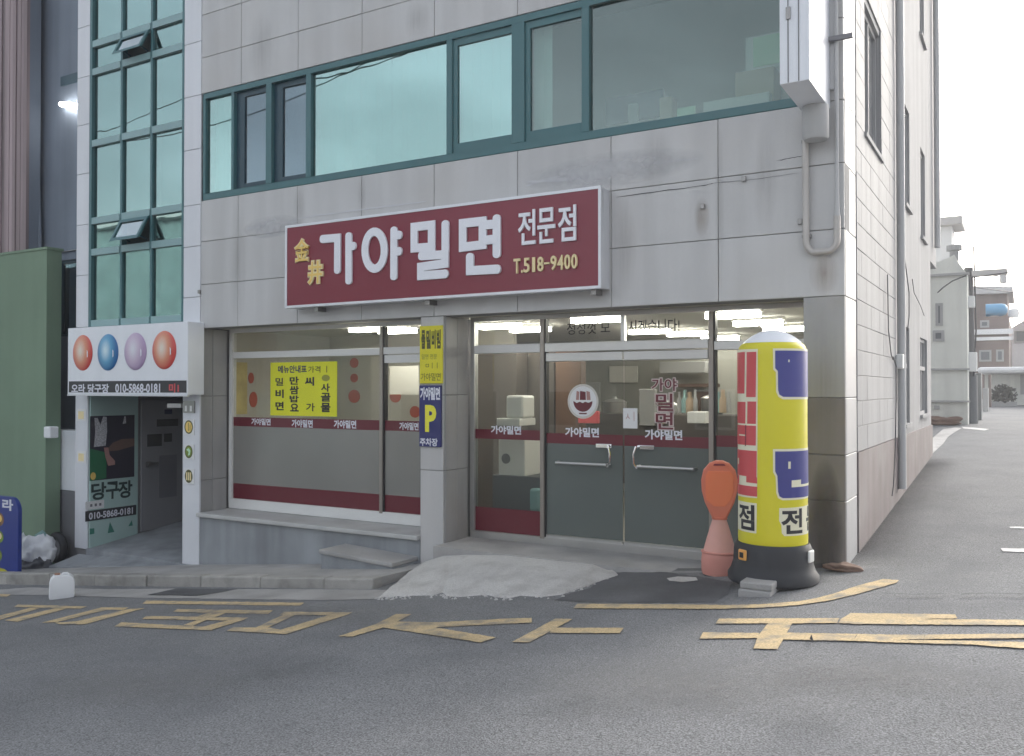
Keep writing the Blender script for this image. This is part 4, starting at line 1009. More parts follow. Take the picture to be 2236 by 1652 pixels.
smear('sealant', interp([(640,480),(700,470),(760,462),(840,452),(930,440)]), .010, 'caulk')
smear('crack', interp([(1345,432),(1440,418),(1530,407),(1560,400)]), .0035, 'ink')
smear('crack', interp([(1560,400),(1640,393),(1745,378)]), .0035, 'grey_box')
smear('crack', interp([(1695,352),(1725,346),(1752,341)]), .0035, 'ink')
for px, py in [(437, 638), (1535, 452), (1625, 392), (1748, 485)]:
    p = FY(px, py); MB().box(p.x-.02, p.x+.02, -.03, -.002, p.z-.025, p.z+.025).build('fixing', 'steel_dark', shop, bevel=.004)
def stain_mat(name, col, amt, sc=(1, 1, 1), thin=1):
    m = bpy.data.materials.new(name); m.use_nodes = True; t = m.node_tree; b = t.nodes['Principled BSDF']
    b.inputs['Base Color'].default_value = (*col, 1); b.inputs['Roughness'].default_value = .8
    tc = N(t, 'ShaderNodeTexCoord'); mp = N(t, 'ShaderNodeMapping'); mp.inputs['Location'].default_value = [0 if i == thin else -1 for i in range(3)]; mp.inputs['Scale'].default_value = [0 if i == thin else 2 for i in range(3)]
    g = N(t, 'ShaderNodeTexGradient', gradient_type='SPHERICAL'); n = N(t, 'ShaderNodeTexNoise'); n.inputs['Scale'].default_value = 6; n.inputs['Detail'].default_value = 6
    geo = N(t, 'ShaderNodeNewGeometry'); mp2 = N(t, 'ShaderNodeMapping'); mp2.inputs['Scale'].default_value = sc
    mu = N(t, 'ShaderNodeMath', operation='MULTIPLY'); mu2 = N(t, 'ShaderNodeMath', operation='MULTIPLY'); mu2.inputs[1].default_value = amt * 2; mu2.use_clamp = True
    t.links.new(tc.outputs['Generated'], mp.inputs[0]); t.links.new(mp.outputs[0], g.inputs[0]); t.links.new(geo.outputs['Position'], mp2.inputs[0]); t.links.new(mp2.outputs[0], n.inputs['Vector'])
    t.links.new(g.outputs[1], mu.inputs[0]); t.links.new(n.outputs[0], mu.inputs[1]); t.links.new(mu.outputs[0], mu2.inputs[0]); t.links.new(mu2.outputs[0], b.inputs['Alpha'])
    MATS[name] = m
stain_mat('rust_stain', (.38, .27, .19), .2, (3, 3, .35)); stain_mat('grime_shade', (.10, .085, .075), .75, (1, 1, .4)); stain_mat('grime_soft', (.30, .285, .27), .075, (7, 7, .25)); stain_mat('pale_stain', (.70, .70, .71), .6, (1, 1, 1)); stain_mat('oil_stain', (.10, .10, .105), .07, (2, 2, 2), 2); stain_mat('dust_stain', (.30, .295, .285), .16, (2, 2, 2), 2)
def stain(m, l, r, t_, b, y=-.0045):
    x0, x1, z0, z1 = fbox(l, r, t_, b, y); e = .0016
    MB().box(x0, x1, y - e, y, z0, z1).build('stain', m, shop)
stain('rust_stain', 1765, 1835, 545, 650); stain('rust_stain', 1515, 1550, 430, 520); stain('grime_shade', 1762, 1843, 1000, 1320); stain('pale_stain', 1140, 1540, 330, 410, -.0062); stain('grime_soft', 1338, 1392, 430, 650, -.0046)  # sheet at the pier base paints the column sign's shadow along with dirt
for a in [(500, 540, 430, 720), (640, 668, 400, 500), (1560, 1582, 240, 660), (780, 800, 380, 470), (1640, 1700, 260, 520), (1400, 1470, 280, 420), (1760, 1842, 660, 1000), (540, 600, 20, 190), (880, 940, 0, 90)]: stain('grime_soft', *a, -.0052 - .0003*(a[0] % 7))
def road_stain(m, px, py, rx, ry, lift=.012):
    c = G(px, py); d = .105 if c.y < 0 else 0
    MB().hexa([(c.x-rx, c.y-ry, gz(c.x-rx, c.y-ry)+lift-.001), (c.x+rx, c.y-ry, gz(c.x+rx, c.y-ry)+lift-.001), (c.x+rx, c.y+ry, gz(c.x+rx, c.y+ry)+lift-.001), (c.x-rx, c.y+ry, gz(c.x-rx, c.y+ry)+lift-.001)],
              [(c.x-rx, c.y-ry, gz(c.x-rx, c.y-ry)+lift), (c.x+rx, c.y-ry, gz(c.x+rx, c.y-ry)+lift), (c.x+rx, c.y+ry, gz(c.x+rx, c.y+ry)+lift), (c.x-rx, c.y+ry, gz(c.x-rx, c.y+ry)+lift)]).build('stain', m, street)
for q in [('oil_stain', 1480, 1290, 1.1, .45), ('oil_stain', 600, 1470, .7, .5), ('dust_stain', 1500, 1500, 1.2, .6), ('oil_stain', 1250, 1560, .35, .3), ('dust_stain', 700, 1345, 2.2, .5), ('oil_stain', 1960, 1190, .5, 1.2), ('dust_stain', 1900, 1480, .8, .4), ('oil_stain', 1760, 1590, .3, .25), ('dust_stain', 300, 1500, 1.0, .5), ('oil_stain', 950, 1400, .5, .25), ('oil_stain', 2050, 1090, .5, 1.5)]: road_stain(*q[:5], .012 + .0004*(q[1] % 9))
stain('pale_stain', 530, 660, 470, 520, -.0062)
# cables down the alley wall
def cable(name, pts, r, label, x=.03):
    P = [FX(a, b, x) for a, b in pts]
    o = MB().tube(P, r, 6).build(name, 'cable', smooth=True); return tag(o, label, 'cable')
cable('wall_cable', [(1950,780),(1957,800),(1957,870),(1956,930),(1954,1000),(1951,1060),(1948,1083)], .0065, 'black cable hanging low on the alley wall beside the white downpipe')
cable('wall_cable', [(1975,560),(1985,640),(1985,690),(1982,722)], .0065, 'thin black cable running down to the lower alley window')
cable('wall_cable', [(1992,610),(1996,640),(2010,668),(2018,690)], .005, 'short looped cable on the far end of the alley wall')
cable('wall_cable', [(1938,600),(1940,720),(1946,775),(1950,786)], .0065, 'thin dark cable above the meter box on the alley wall')
p = FX(1956, 790, .0); o = MB().box(.008, .09, p.y-.07, p.y+.07, p.z-.09, p.z+.09).build('meter_box', 'white_metal', bevel=.012); tag(o, 'small white meter box on the alley wall above the cable', 'box')

# ================================================================== STREET THINGS
# ---- rotating column sign
c0 = FZ(1690, 1276, .0); RC = Vector((-.46, -.76, 0)); RR = .283
cs = thing('column_sign', 'tall yellow cylindrical street sign with red and blue blocks on a black base', 'sign', (RC.x, RC.y, -.0))
prof = [(RR, .31), (RR+.006, .34), (RR, .40)] + [(RR*(.985 + .015*(i % 2)), .45 + i*.09) for i in range(16)] + [(RR, 1.90), (RR*.99, 1.955), (RR*.955, 1.985)]
prof = [(RR, .315), (RR+.002, .36), (RR, .5), (RR, 1.87), (RR*.993, 1.91), (RR*.97, 1.945), (RR*.93, 1.968), (RR*.86, 1.986)]
MB().lathe(RC, prof, 64).build('drum', 'sign_yellow', cs, smooth=True)
MB().lathe(RC, [(RR*.86, 1.987), (RR*.8, 2.003), (RR*.7, 2.028), (RR*.56, 2.055), (RR*.38, 2.08), (RR*.2, 2.094), (.004, 2.10)], 48).build('cap', 'white_dome', cs, smooth=True)
MB().lathe(RC, [(.35, -.02), (.372, .0), (.372, .045), (.345, .085), (.325, .15), (.32, .26), (.30, .305), (.295, .314)], 56).build('base', 'rubber_black', cs, smooth=True)
va = Vector((CAM[0]-RC.x, CAM[1]-RC.y, 0)).normalized(); vr = Vector((-va.y, va.x, 0))       # the side the photograph faces, and its right
def c5(zx, zy):
    c = 290 + (zy-220)*(20/1060); hw = 191 + (zy-220)*(6/1060); u = max(-1.25, min(1.25, (zx-c)/hw))
    disp_y = (1250 + zy/1.4128)/1.832
    z = FY(1690, disp_y, RC.y - .2).z
    th = math.asin(u) if abs(u) <= 1 else math.copysign(math.pi/2 + (abs(u)-1)*1.6, u)
    return th, z
def cyl(th, z, w): d = va*math.cos(th) + vr*math.sin(th); return Vector((RC.x, RC.y, z)) + d*(RR + w)
def wrap(name, pts, m, w):
    P = [c5(*p) for p in pts]; bm = bmesh.new(); vs = [bm.verts.new((a, z, 0)) for a, z in P]; bm.faces.new(vs)
    a0 = min(p[0] for p in P); a1 = max(p[0] for p in P); k = a0 + .06
    while k < a1:
        bmesh.ops.bisect_plane(bm, geom=bm.verts[:] + bm.edges[:] + bm.faces[:], plane_co=(k, 0, 0), plane_no=(1, 0, 0)); k += .06
    bm.verts.index_update(); mb = MB(); mb.add([cyl(v.co.x, v.co.y, w) for v in bm.verts], [tuple(v.index for v in f.verts) for f in bm.faces]); bm.free()
    return mb.build(name, m, cs)
def rc(l, r, t_, b): return [(l, t_), (r, t_), (r, b), (l, b)]
wrap('outline', [(60,205),(214,208),(222,1050),(60,1058)], 'cream_print', .002)
for q in [rc(60,145,222,460), rc(155,207,224,480), rc(60,152,508,632), rc(162,210,505,632), rc(60,211,642,754), rc(60,217,784,932), [(161,932),(220,932),(221,968),(161,966)], rc(60,120,934,984), rc(60,222,986,1042)]:
    wrap('block', q, 'red_print', .004)
for q in [rc(117,152,695,703), rc(112,119,835,870), rc(152,158,640,760)]: wrap('mark', q, 'cream_print' if q[0][0] != 152 else 'burgundy', .0055)
wrap('outline', [(294,207),(500,207),(503,492),(352,492),(328,478),(315,450),(312,340),(298,325)], 'cream_print', .002)
wrap('block', [(306,219),(520,219),(522,479),(352,478),(332,465),(325,440),(322,334),(308,318)], 'blue_print', .004)
wrap('mark', rc(375,382,270,284), 'cream_print', .0055)
wrap('outline', [(303,770),(512,768),(515,1052),(358,1056),(335,1044),(325,1015),(320,925),(306,900)], 'cream_print', .002)
wrap('block', [(315,783),(525,781),(528,1043),(360,1044),(342,1034),(334,1008),(329,920),(317,895)], 'blue_print', .004)
wrap('mark', rc(385,398,840,880), 'cream_print', .0055); wrap('mark', [(405,945),(455,943),(455,970),(520,968),(520,982),(405,984)], 'cream_print', .0055)
def wtext(body, l, r, t_, b, m, w, bold):
    V, Fc, E = glyphs(body, bold); (a0, zt_), (a1, _) = c5(l, t_), c5(r, t_); zb_ = c5(l, b)[1]
    bm = bmesh.new(); bv = [bm.verts.new((a0 + (a1-a0)*x, zb_ + (zt_-zb_)*y, 0)) for x, y in V]
    for f in Fc:
        try: bm.faces.new([bv[i] for i in f])
        except ValueError: pass
    k = a0 + .07
    while k < a1:
        bmesh.ops.bisect_plane(bm, geom=bm.verts[:] + bm.edges[:] + bm.faces[:], plane_co=(k, 0, 0), plane_no=(1, 0, 0)); k += .07
    bm.verts.index_update(); mb = MB(); mb.add([cyl(v.co.x, v.co.y, w) for v in bm.verts], [tuple(v.index for v in f.verts) for f in bm.faces]); bm.free()
    return mb.build('letter', m, cs)
wrap('outline', rc(113, 220, 1080, 1250), 'cream_print', .002); wrap('outline', [(342,1100),(505,1092),(530,1092),(530,1256),(372,1256),(358,1240),(355,1195),(342,1170)], 'cream_print', .002)
wtext('점', 122, 208, 1092, 1238, 'ink', .004, .028); wtext('전', 352, 466, 1105, 1245, 'ink', .004, .028); wtext('문', 488, 545, 1100, 1240, 'ink', .004, .028)
# handles on the base and the blocks beneath
for th, m, m2, s in [(-.82, 'orange_reflector', 'black', .045), (1.15, 'white_metal', 'white_metal', .05)]:
    d = va*math.cos(th) + vr*math.sin(th); e = Vector((-d.y, d.x, 0)); c = RC + d*.318 + Vector((0,0,.225))
    MB().hexa([c - e*s + Vector((0,0,-s)), c + e*s + Vector((0,0,-s)), c + e*s + d*.022 + Vector((0,0,-s)), c - e*s + d*.022 + Vector((0,0,-s))], [c - e*s + Vector((0,0,s)), c + e*s + Vector((0,0,s)), c + e*s + d*.022 + Vector((0,0,s)), c - e*s + d*.022 + Vector((0,0,s))]).build('reflector', m, cs, bevel=.018)
    k = s*.5; c = c + d*.0225
    if m2 == 'black': MB().hexa([c - e*k + Vector((0,0,-k)), c + e*k + Vector((0,0,-k)), c + e*k + d*.004 + Vector((0,0,-k)), c - e*k + d*.004 + Vector((0,0,-k))], [c - e*k + Vector((0,0,k)), c + e*k + Vector((0,0,k)), c + e*k + d*.004 + Vector((0,0,k)), c - e*k + d*.004 + Vector((0,0,k))]).build('opening', m2, cs, bevel=.006)
for k in range(5):
    th = -.1 + k*1.25; d = va*math.cos(th) + vr*math.sin(th)
p = G(1648, 1303)
bl = thing('support_block', 'grey concrete blocks wedged under the column sign base', 'block', (p.x, p.y, p.z))
MB().box(p.x-.13, p.x+.13, p.y-.02, p.y+.36, p.z-.03, p.z+.05).build('slab', 'concrete', bl, bevel=.012)
MB().box(p.x-.12, p.x+.135, p.y+.0, p.y+.34, p.z+.051, p.z+.108).build('slab', 'concrete', bl, bevel=.012)
for dx, dy in [(.2, .55)]: 
    g_ = gz(p.x+dx, p.y+dy); MB().box(p.x+dx-.1, p.x+dx+.1, p.y+dy-.08, p.y+dy+.08, g_-.03, .03).build('slab', 'concrete', bl, bevel=.012)

# ---- orange delineator with round head
DC = Vector((-1.06, -.30, gz(-1.06, -.3)))
dl = thing('delineator', 'orange plastic road post with a round head beside the column sign', 'post', DC)
prof = [(.158, .0), (.168, .03), (.170, .12), (.163, .19), (.150, .215), (.118, .33), (.088, .43), (.066, .50), (.060, .53)]
MB().lathe(DC, prof[:5], 32, 1, .85).build('base', 'orange_faded', dl, smooth=True); MB().lathe(DC, [(r, z + .0006) for r, z in prof[4:]], 32, 1, .85).build('stem', 'orange_pale', dl, smooth=True)
MB().lathe(DC, [(.166, .196), (.171, .2), (.171, .212), (.160, .216)], 32, 1, .85).build('ring', 'orange_faded', dl, smooth=True); MB().lathe(DC, [(.064, .505), (.072, .51), (.072, .525), (.06, .53)], 24, 1, .85).build('ring', 'orange', dl, smooth=True)
ev = Vector((CAM[0]-DC.x, CAM[1]-DC.y, 0)).normalized(); er = Vector((-ev.y, ev.x, 0))
def hd(a, zz, w): return DC + er*a + Vector((0,0,zz)) + ev*w
out = [(-.055, .53), (-.09, .60), (-.135, .70), (-.16, .80), (-.165, .90), (-.145, .99), (-.09, 1.055), (-.03, 1.08), (.03, 1.08), (.09, 1.055), (.145, .99), (.165, .90), (.16, .80), (.135, .70), (.09, .60), (.055, .53)]
MB().prism([hd(a, z-.03, -.05) for a, z in out], ev*.10).build('head', 'orange', dl, bevel=.02)
fo = [(-.118, .72)] + [(-.125, .80), (-.125, .94), (-.10, .985), (.10, .985), (.125, .94), (.125, .80), (.10, .72), (.05, .66), (-.05, .66)]
MB().prism([hd(a, z-.03, .0505) for a, z in fo], ev*.008).build('reflector', 'orange_face', dl, bevel=.003)
MB().prism([hd(a, z-.03, .051) for a, z in [(-.055, 1.035), (.055, 1.035), (.045, 1.052), (-.045, 1.052)]], ev*.006).build('slot', 'burgundy', dl)

# ---- white jerry can on the road
jp = G(135, 1306); jc = thing('jerry_can', 'white plastic jerry can standing on the road by the kerb', 'can', jp)
jw = .205; jv = Vector((CAM[0]-jp.x, CAM[1]-jp.y, 0)).normalized(); jr = Vector((-jv.y, jv.x, 0))
def jq(a, z, w): return jp + jr*a + Vector((0,0,z)) + jv*w
MB().prism([jq(a, z, -.085) for a, z in [(-.125,.0),(.115,.0),(.135,.02),(.138,.19),(.125,.245),(.085,.278),(-.08,.282),(-.118,.24),(-.135,.19),(-.138,.02)]], jv*.17).build('body', 'jerry', jc, bevel=.026, seg=3, smooth=True)
MB().tube([jq(.0,.27,0), jq(.01,.293,0), jq(.06,.293,0), jq(.07,.27,0)], .013, 8).build('handle', 'jerry', jc, smooth=True)
MB().tube([jq(-.05,.27,0), jq(-.05,.298,0)], .032, 14).build('cap', 'cap_brown', jc, smooth=True)

# ---- blue menu board at the left edge
bp_ = FY(43, 1272, -1.0); AX0 = bp_.x
ab = thing('menu_board', 'blue round shouldered standing board with food pictures at the far left', 'sign', (AX0-.4, -1.0, bp_.z))
h_ = FY(20, 1082, -1.0).z - bp_.z; wd = .85; pts = [(0,0),(0,h_-.22)] + [(.2 - .2*math.cos(a), h_-.22+.2*math.sin(a)) for a in [math.pi/2*k/8 for k in range(1, 9)]]
pts = [(AX0 - a, z) for a, z in pts] + [(AX0 - wd + a, z) for a, z in reversed(pts)]
MB().prism([(a, -1.03, bp_.z + z) for a, z in pts], (0, .06, 0)).build('panel', 'blue_board', ab, bevel=.008)
MB().box(AX0-wd+.04, AX0-.04, -1.14, -.86, bp_.z-.06, bp_.z-.002).build('foot', 'concrete', ab, bevel=.01)
P = front(0, 0, -1.03)
def bz(px, py): q = FY(px, py, -1.03); return (q.x, q.z)
a, b = bz(5, 1114), bz(29, 1092); text('letter', '라', 'ink_white', ab, front(a[0], a[1], -1.03), b[0]-a[0], b[1]-a[1], 0, .002, .04)
for px, py, rx, rz, m, m2 in [(-4, 1134, .15, .105, 'board_brown', 'gold'), (-4, 1172, .14, .095, 'board_green', 'gold_pale'), (-8, 1212, .15, .10, 'board_green', 'board_yellow')]:
    q = bz(px, py); flat('food_print', m, ab, P, ellipse(q[0], q[1], rx, rz), .002); flat('food_print', m2, ab, P, ellipse(q[0]+.02, q[1]+.012, rx*.55, rz*.55), .003)
flat('food_print', 'board_yellow', ab, P, [bz(-20, 1258), bz(-2, 1240), bz(10, 1243), bz(17, 1248), bz(0, 1258)], .003)

# ---- rubbish bags and the wheel by the green wall
def blob(c, rx, ry, rz, seed, m, par, name='bag', peak=0.):
    rnd = random.Random(seed); bm = bmesh.new(); bmesh.ops.create_icosphere(bm, subdivisions=4, radius=1)
    ph = [rnd.uniform(0, 6.28) for _ in range(6)]
    for v in bm.verts:
        k = 1 + .10*math.sin(3*v.co.x*2+ph[0]) + .09*math.sin(5*v.co.y+ph[1]) + .08*math.sin(6*v.co.z+ph[2]) + .05*math.sin(11*v.co.x+7*v.co.z+ph[3])
        if name == 'sack': k = 1 + .28*mnoise.noise(v.co*1.7 + Vector((seed, 0, 0))) + .22*abs(mnoise.noise(v.co*3.6 + Vector((0, seed, 0)))) - .1*abs(mnoise.noise(v.co*8))
        z = max(v.co.z, -.75)
        v.co = Vector((v.co.x*rx*k, v.co.y*ry*k, (z+.75)*rz*k + (peak if v.co.z > .93 else 0)))
    mb = MB(); mb.add([v.co + Vector(c) for v in bm.verts], [tuple(v.index for v in f.verts) for f in bm.faces]); bm.free()
    return mb.build(name, m, par, smooth='all')
q = G(88, 1236); q = Vector((FY(84, 1235, -.35).x, -.35, .105*FY(84, 1235, -.35).x + .075))
o = thing('rubbish_bag', 'large white and teal rubbish bag slumped against the green wall', 'bag', q)
blob(q + Vector((-.02,0,.06)), .30, .22, .24, 3, 'bag', o, 'sack'); blob(q + Vector((.05, -.10, -.01)), .33, .18, .12, 5, 'bag_dark', o, 'sack')
MB().add([q + Vector(v) for v in [(-.08,0,.42),(.12,0,.40),(.16,.02,.55),(.10,0,.60),(-.14,.02,.50)]], [(0,1,2,3,4)]).build('knot', 'bag_teal', o)
q2 = Vector((q.x-.52, -.35, .105*(q.x-.5) + .075)); o = thing('rubbish_bag', 'smaller grey rubbish bag between the blue board and the white bag', 'bag', q2)
blob(q2 + Vector((0,0,.12)), .16, .15, .22, 8, 'bag', o, 'sack'); blob(q2, .19, .17, .13, 9, 'bag_dark', o, 'sack')
wc = FY(122, 1186, .12); gzw = .105*wc.x + .075
wh = thing('tyre', 'dark old tyre leaning on the grey box beside the entrance', 'tyre', (wc.x, .1, gzw))
RW = .25; mb = MB(); n1, n2 = 28, 10; vs = []; fs = []
for i in range(n1):
    a = 2*math.pi*i/n1
    for j in range(n2):
        bb = 2*math.pi*j/n2; r = RW - .065 + .065*math.cos(bb); vs.append((wc.x + r*math.cos(a), .14 + .06*math.sin(bb), gzw + RW + r*math.sin(a)))
for i in range(n1):
    for j in range(n2): fs.append((i*n2+j, ((i+1) % n1)*n2+j, ((i+1) % n1)*n2+(j+1) % n2, i*n2+(j+1) % n2))
mb.add(vs, fs).build('tread', 'near_black', wh, smooth='all')
MB().prism([(wc.x + .14*math.cos(a), .12, gzw+RW+.14*math.sin(a)) for a in [2*math.pi*k/20 for k in range(20)]], (0, .03, 0)).build('rim', 'grey_box', wh)
# white cabinet / grey box between green wall and tower
x0, x1 = FY(106, 1000, .28).x, -11.31; zt_ = FY(135, 940, .28).z; zm = FY(135, 1070, .28).z
gb = thing('service_cabinet', 'tall cabinet, white above and grey below, left of the stair entrance', 'cabinet', (x0, .28, -1.3))
MB().box(x0, x1-.02, .28, .62, zm, zt_).build('upper_panel', 'panel_white', gb, bevel=.006); MB().box(x0, x1-.02, .29, .62, -1.35, zm-.004).build('lower_panel', 'grey_box', gb, bevel=.006)
MB().box(x1-.018, x1-.002, .26, .3, -1.3, zt_-.05).build('edge', 'white_metal', gb)
p = FY(111, 943, -.1); o = MB().box(p.x-.085, p.x+.085, -.17, -.02, p.z-.10, p.z+.08).build('flood_lamp', 'jerry', bevel=.02); tag(o, 'small white lamp box fixed at the top corner of the service cabinet', 'lamp')
# entrance ramp slab and concrete steps
er_ = MB(); X0r, X1r = FY(112, 1215, -.45).x, -8.46
er_.hexa([(X0r, -.52, -1.6), (X1r, -.06, -1.6), (X1r, -.005, -1.6), (X0r, -.005, -1.6)], [(X0r+.02, -.50, -1.03), (X1r, -.06, -.835), (X1r, -.005, -.83), (X0r, -.005, -.93)])
o = er_.build('entrance_ramp', 'concrete_cool', bevel=.012); tag(o, 'wedge shaped concrete ramp in front of the stair entrance', 'ramp')
a_, b_ = FY(703, 1200, -.45).x, -4.73
stp = MB(); stp.box(a_, b_, -.48, -.004, -1.2, -.40); o = thing('concrete_step', 'low concrete step below the left shop window ledge', 'step', (a_, -.48, -.6))
zt1 = FY(720, 1203, -.48).z; zt2 = FY(900, 1236, -.48).z
MB().hexa([(a_, -.46, -1.2), (b_, -.46, -1.2), (b_, -.004, -1.2), (a_, -.004, -1.2)], [(a_, -.46, zt1-.05), (b_, -.46, zt2-.05), (b_, -.004, zt2-.05), (a_, -.004, zt1-.05)]).build('riser', 'concrete_cool', o)
MB().hexa([(a_-.02, -.49, zt1-.049), (b_, -.49, zt2-.049), (b_, -.004, zt2-.049), (a_-.02, -.004, zt1-.049)], [(a_-.02, -.49, zt1), (b_, -.49, zt2), (b_, -.004, zt2), (a_-.02, -.004, zt1)]).build('tread', 'concrete', o, bevel=.012)
# pale concrete ramp poured at the doors
topl = [(918,1232),(930,1226),(968,1214),(1020,1212),(1097,1213),(1229,1227),(1293,1233),(1335,1250)]
botl = [(822,1310),(838,1306),(850,1308),(866,1304),(880,1306),(900,1303),(945,1302),(965,1296),(975,1304),(1000,1306),(1030,1304),(1060,1301),(1085,1307),(1110,1309),(1135,1303),(1180,1306),(1225,1301),(1262,1288),(1290,1279),(1320,1268),(1350,1258)]
def sample(l, t):
    k = t*(len(l)-1); i = min(int(k), len(l)-2); f_ = k-i; return (l[i][0]+(l[i+1][0]-l[i][0])*f_, l[i][1]+(l[i+1][1]-l[i][1])*f_)
nu, nv = 120, 26; vs = []; fs = []
from mathutils import noise as mnoise
for i in range(nu+1):
    t = i/nu; bx = sample(botl, t); B = G(*bx); B = Vector((B.x, B.y, gz(B.x, B.y)))
    tx = sample(topl, t); T = FY(tx[0], tx[1], -.225); T.y = -.21; T.z = min(max(T.z, gz(T.x, T.y) + .02), -.172)
    for j in range(nv+1):
        s = j/nv; p = T.lerp(B, s)
        base = gz(p.x, p.y); prof_ = (1-s)**1.15
        z = base + (T.z - gz(T.x, T.y))*prof_ + .017*math.sin(math.pi*min(1, s*1.0))**.6*(1 if s < 1 else 0)
        z += .0035*mnoise.noise(Vector((p.x*30, p.y*38, 7)))*sstep(.25, .8, s)*(1 if s < .97 else 0) + .016*mnoise.noise(Vector((p.x*4, p.y*4, 0))) * math.sin(math.pi*s) + .012*mnoise.noise(Vector((p.x*14, p.y*14, 3)))*s*(1-s)*2
        if j == nv: z = base - .02
        if j == nv-1: z = base + .012
        vs.append((p.x, p.y, z))
for i in range(nu):
    for j in range(nv): a = i*(nv+1)+j; fs.append((a, a+1, a+nv+2, a+nv+1))
o = MB().add(vs, fs).build('poured_ramp', 'concrete_pale', smooth='all'); tag(o, 'rough pale concrete ramp poured from the shop doors onto the road', 'ramp')
rb = MB(); rr = random.Random(5)
for i in range(80):
    t = rr.random(); bx = sample(botl, t); p = G(bx[0] + rr.uniform(-6, 6), bx[1] + rr.uniform(-4, 5)); k = rr.uniform(.006, .022); z0 = gz(p.x, p.y)
    a0 = rr.uniform(0, 6.28); base = [Vector((p.x + k*rr.uniform(.7, 1.3)*math.cos(a0 + j*1.57), p.y + k*rr.uniform(.7, 1.3)*math.sin(a0 + j*1.57), z0)) for j in range(4)]
    rb.hexa(base, [b*.45 + p*.55 + Vector((0, 0, (z0 - p.z)*.55 + k*rr.uniform(.5, 1.1))) for b in base])
stuff(rb.build('rubble', 'concrete_pale'))
o = sheet('sealant_scrap', 'concrete_pale', [(1456,1266),(1480,1262),(1520,1264),(1524,1271),(1490,1275),(1462,1272)], .012); tag(o, 'small pale scrap of mortar on the dark asphalt by the orange post', 'mortar')
q = FZ(1830, 1252, .04); o = blob(Vector((.0, -.14, gz(.0, -.14))), .17, .09, .035, 21, 'brown_rag', None, 'rag'); tag(o, 'brown rag lying at the foot of the corner pier', 'rag')

# ================================================================== LEFT NEIGHBOURS
gw = thing('green_wall', 'plain green painted wall at the left edge of the street', 'wall', (-14, 0, -1.5))
xg = FY(100, 900, .0).x; MB().box(-18, xg, .0, .25, -2.5, 3.83).build('wall', 'green_wall', gw); MB().box(-18, xg+.02, -.015, .27, 3.831, 3.87).build('coping', 'green_wall', gw)
sb_ = thing('slate_building', 'slate grey building set back between the green wall and the white tower', 'building', (-13, .9, -1.5))
Y_ = .9; wl, wr, wb, wt = FY(128,640,Y_).x, FY(172,640,Y_).x, FY(148,735,Y_).z, FY(148,568,Y_).z
ul, ur, ub, ut = FY(134,240,Y_).x, FY(190,240,Y_).x, FY(150,330,Y_).z, FY(150,165,Y_).z
hw = MB()
def wall_holes_y(mb, x0, x1, z0, z1, holes, ya, yb):
    xs = sorted({x0, x1} | {v for h in holes for v in h[:2] if x0 < v < x1}); zz = sorted({z0, z1} | {v for h in holes for v in h[2:] if z0 < v < z1})
    for a, b in zip(xs, xs[1:]):
        for c, d in zip(zz, zz[1:]):
            if any(h[0] < (a+b)/2 < h[1] and h[2] < (c+d)/2 < h[3] for h in holes): continue
            mb.box(a, b, ya, yb, c, d)
wall_holes_y(hw, -18, -11.35, -2.5, 11, [(wl, wr, wb, wt)], Y_, Y_+.2)
hw.box(-18, -11.35, 3.2, 3.3, -2.5, 11).box(-11.4, -11.35, 1.1, 3.2, -2.5, 11); hw.build('wall', 'slate_wall', sb_)
MB().box(ul, ur, Y_-.02, Y_-.002, ut-.16, ut).build('ledge', 'teal_dark', sb_)
for a, b, c, d in [(wl, wr, wb, wt)]:
    f = MB(); f.box(a, b, Y_+.03, Y_+.1, c, c+.05).box(a, b, Y_+.03, Y_+.1, d-.05, d).box(a, a+.05, Y_+.03, Y_+.1, c+.05, d-.05); fo_ = f.build('window', 'teal_dark', sb_)
    MB().box(a+.05, b, Y_+.06, Y_+.066, c+.05, d-.05).build('pane', 'pane_slider', fo_)
p = FY(150, 228, Y_-.05); q = FY(172, 236, Y_-.05)
lt = thing('strip_lamp', 'bright white strip lamp on the slate building wall', 'lamp', (p.x, Y_-.1, p.z))
MB().tube([(FY(134,228,Y_-.08).x, Y_-.08, FY(134,228,Y_-.08).z), (q.x+.1, Y_-.08, q.z-.005)], .045, 12).build('tube', 'lamp_cold', lt, smooth=True); MB().box(p.x-.1, p.x+.1, Y_-.035, Y_-.002, p.z-.02, p.z+.02).build('bracket', 'grey_box', lt)
p = FY(139, 683, Y_+.5); o = blob(p, .05, .05, .09, 2, 'lamp_amber', None, 'bulb'); tag(o, 'small amber light glowing inside the dark slate building window', 'lamp')
q = FY(170, 545, Y_-.02); o = MB().tube([FY(104,543,Y_-.03), FY(118,551,Y_-.03), FY(135,551,Y_-.03), FY(168,546,Y_-.03)], .012, 6).build('wire', 'steel', smooth=True); tag(o, 'pale slack wire crossing the slate wall', 'wire')
bc = thing('clad_building', 'building with weathered brown vertical boards above the green wall', 'building', (-15.5, .5, 3.8))
xc = FY(60, 200, .55).x; MB().box(-20, xc-.02, .6, .8, 3.88, 11).build('wall', 'slate_wall', bc)
x = -17.0
while x < xc - .03:
    w = random.uniform(.07, .15); w = min(w, xc - x); MB().box(x+.006, x+w-.006, .55 + random.uniform(-.012, .012), .599, 3.89 + random.uniform(0, .12), 10.8).build('board', 'clad_brown', bc); x += w
o = MB().tube([FY(72, 60, .8), FY(78, 240, .8), FY(86, 480, .8), FY(92, 700, .8)], .03, 8).build('drain_pipe', 'slate_wall', smooth=True); tag(o, 'thin grey drain pipe down the slate building', 'pipe')

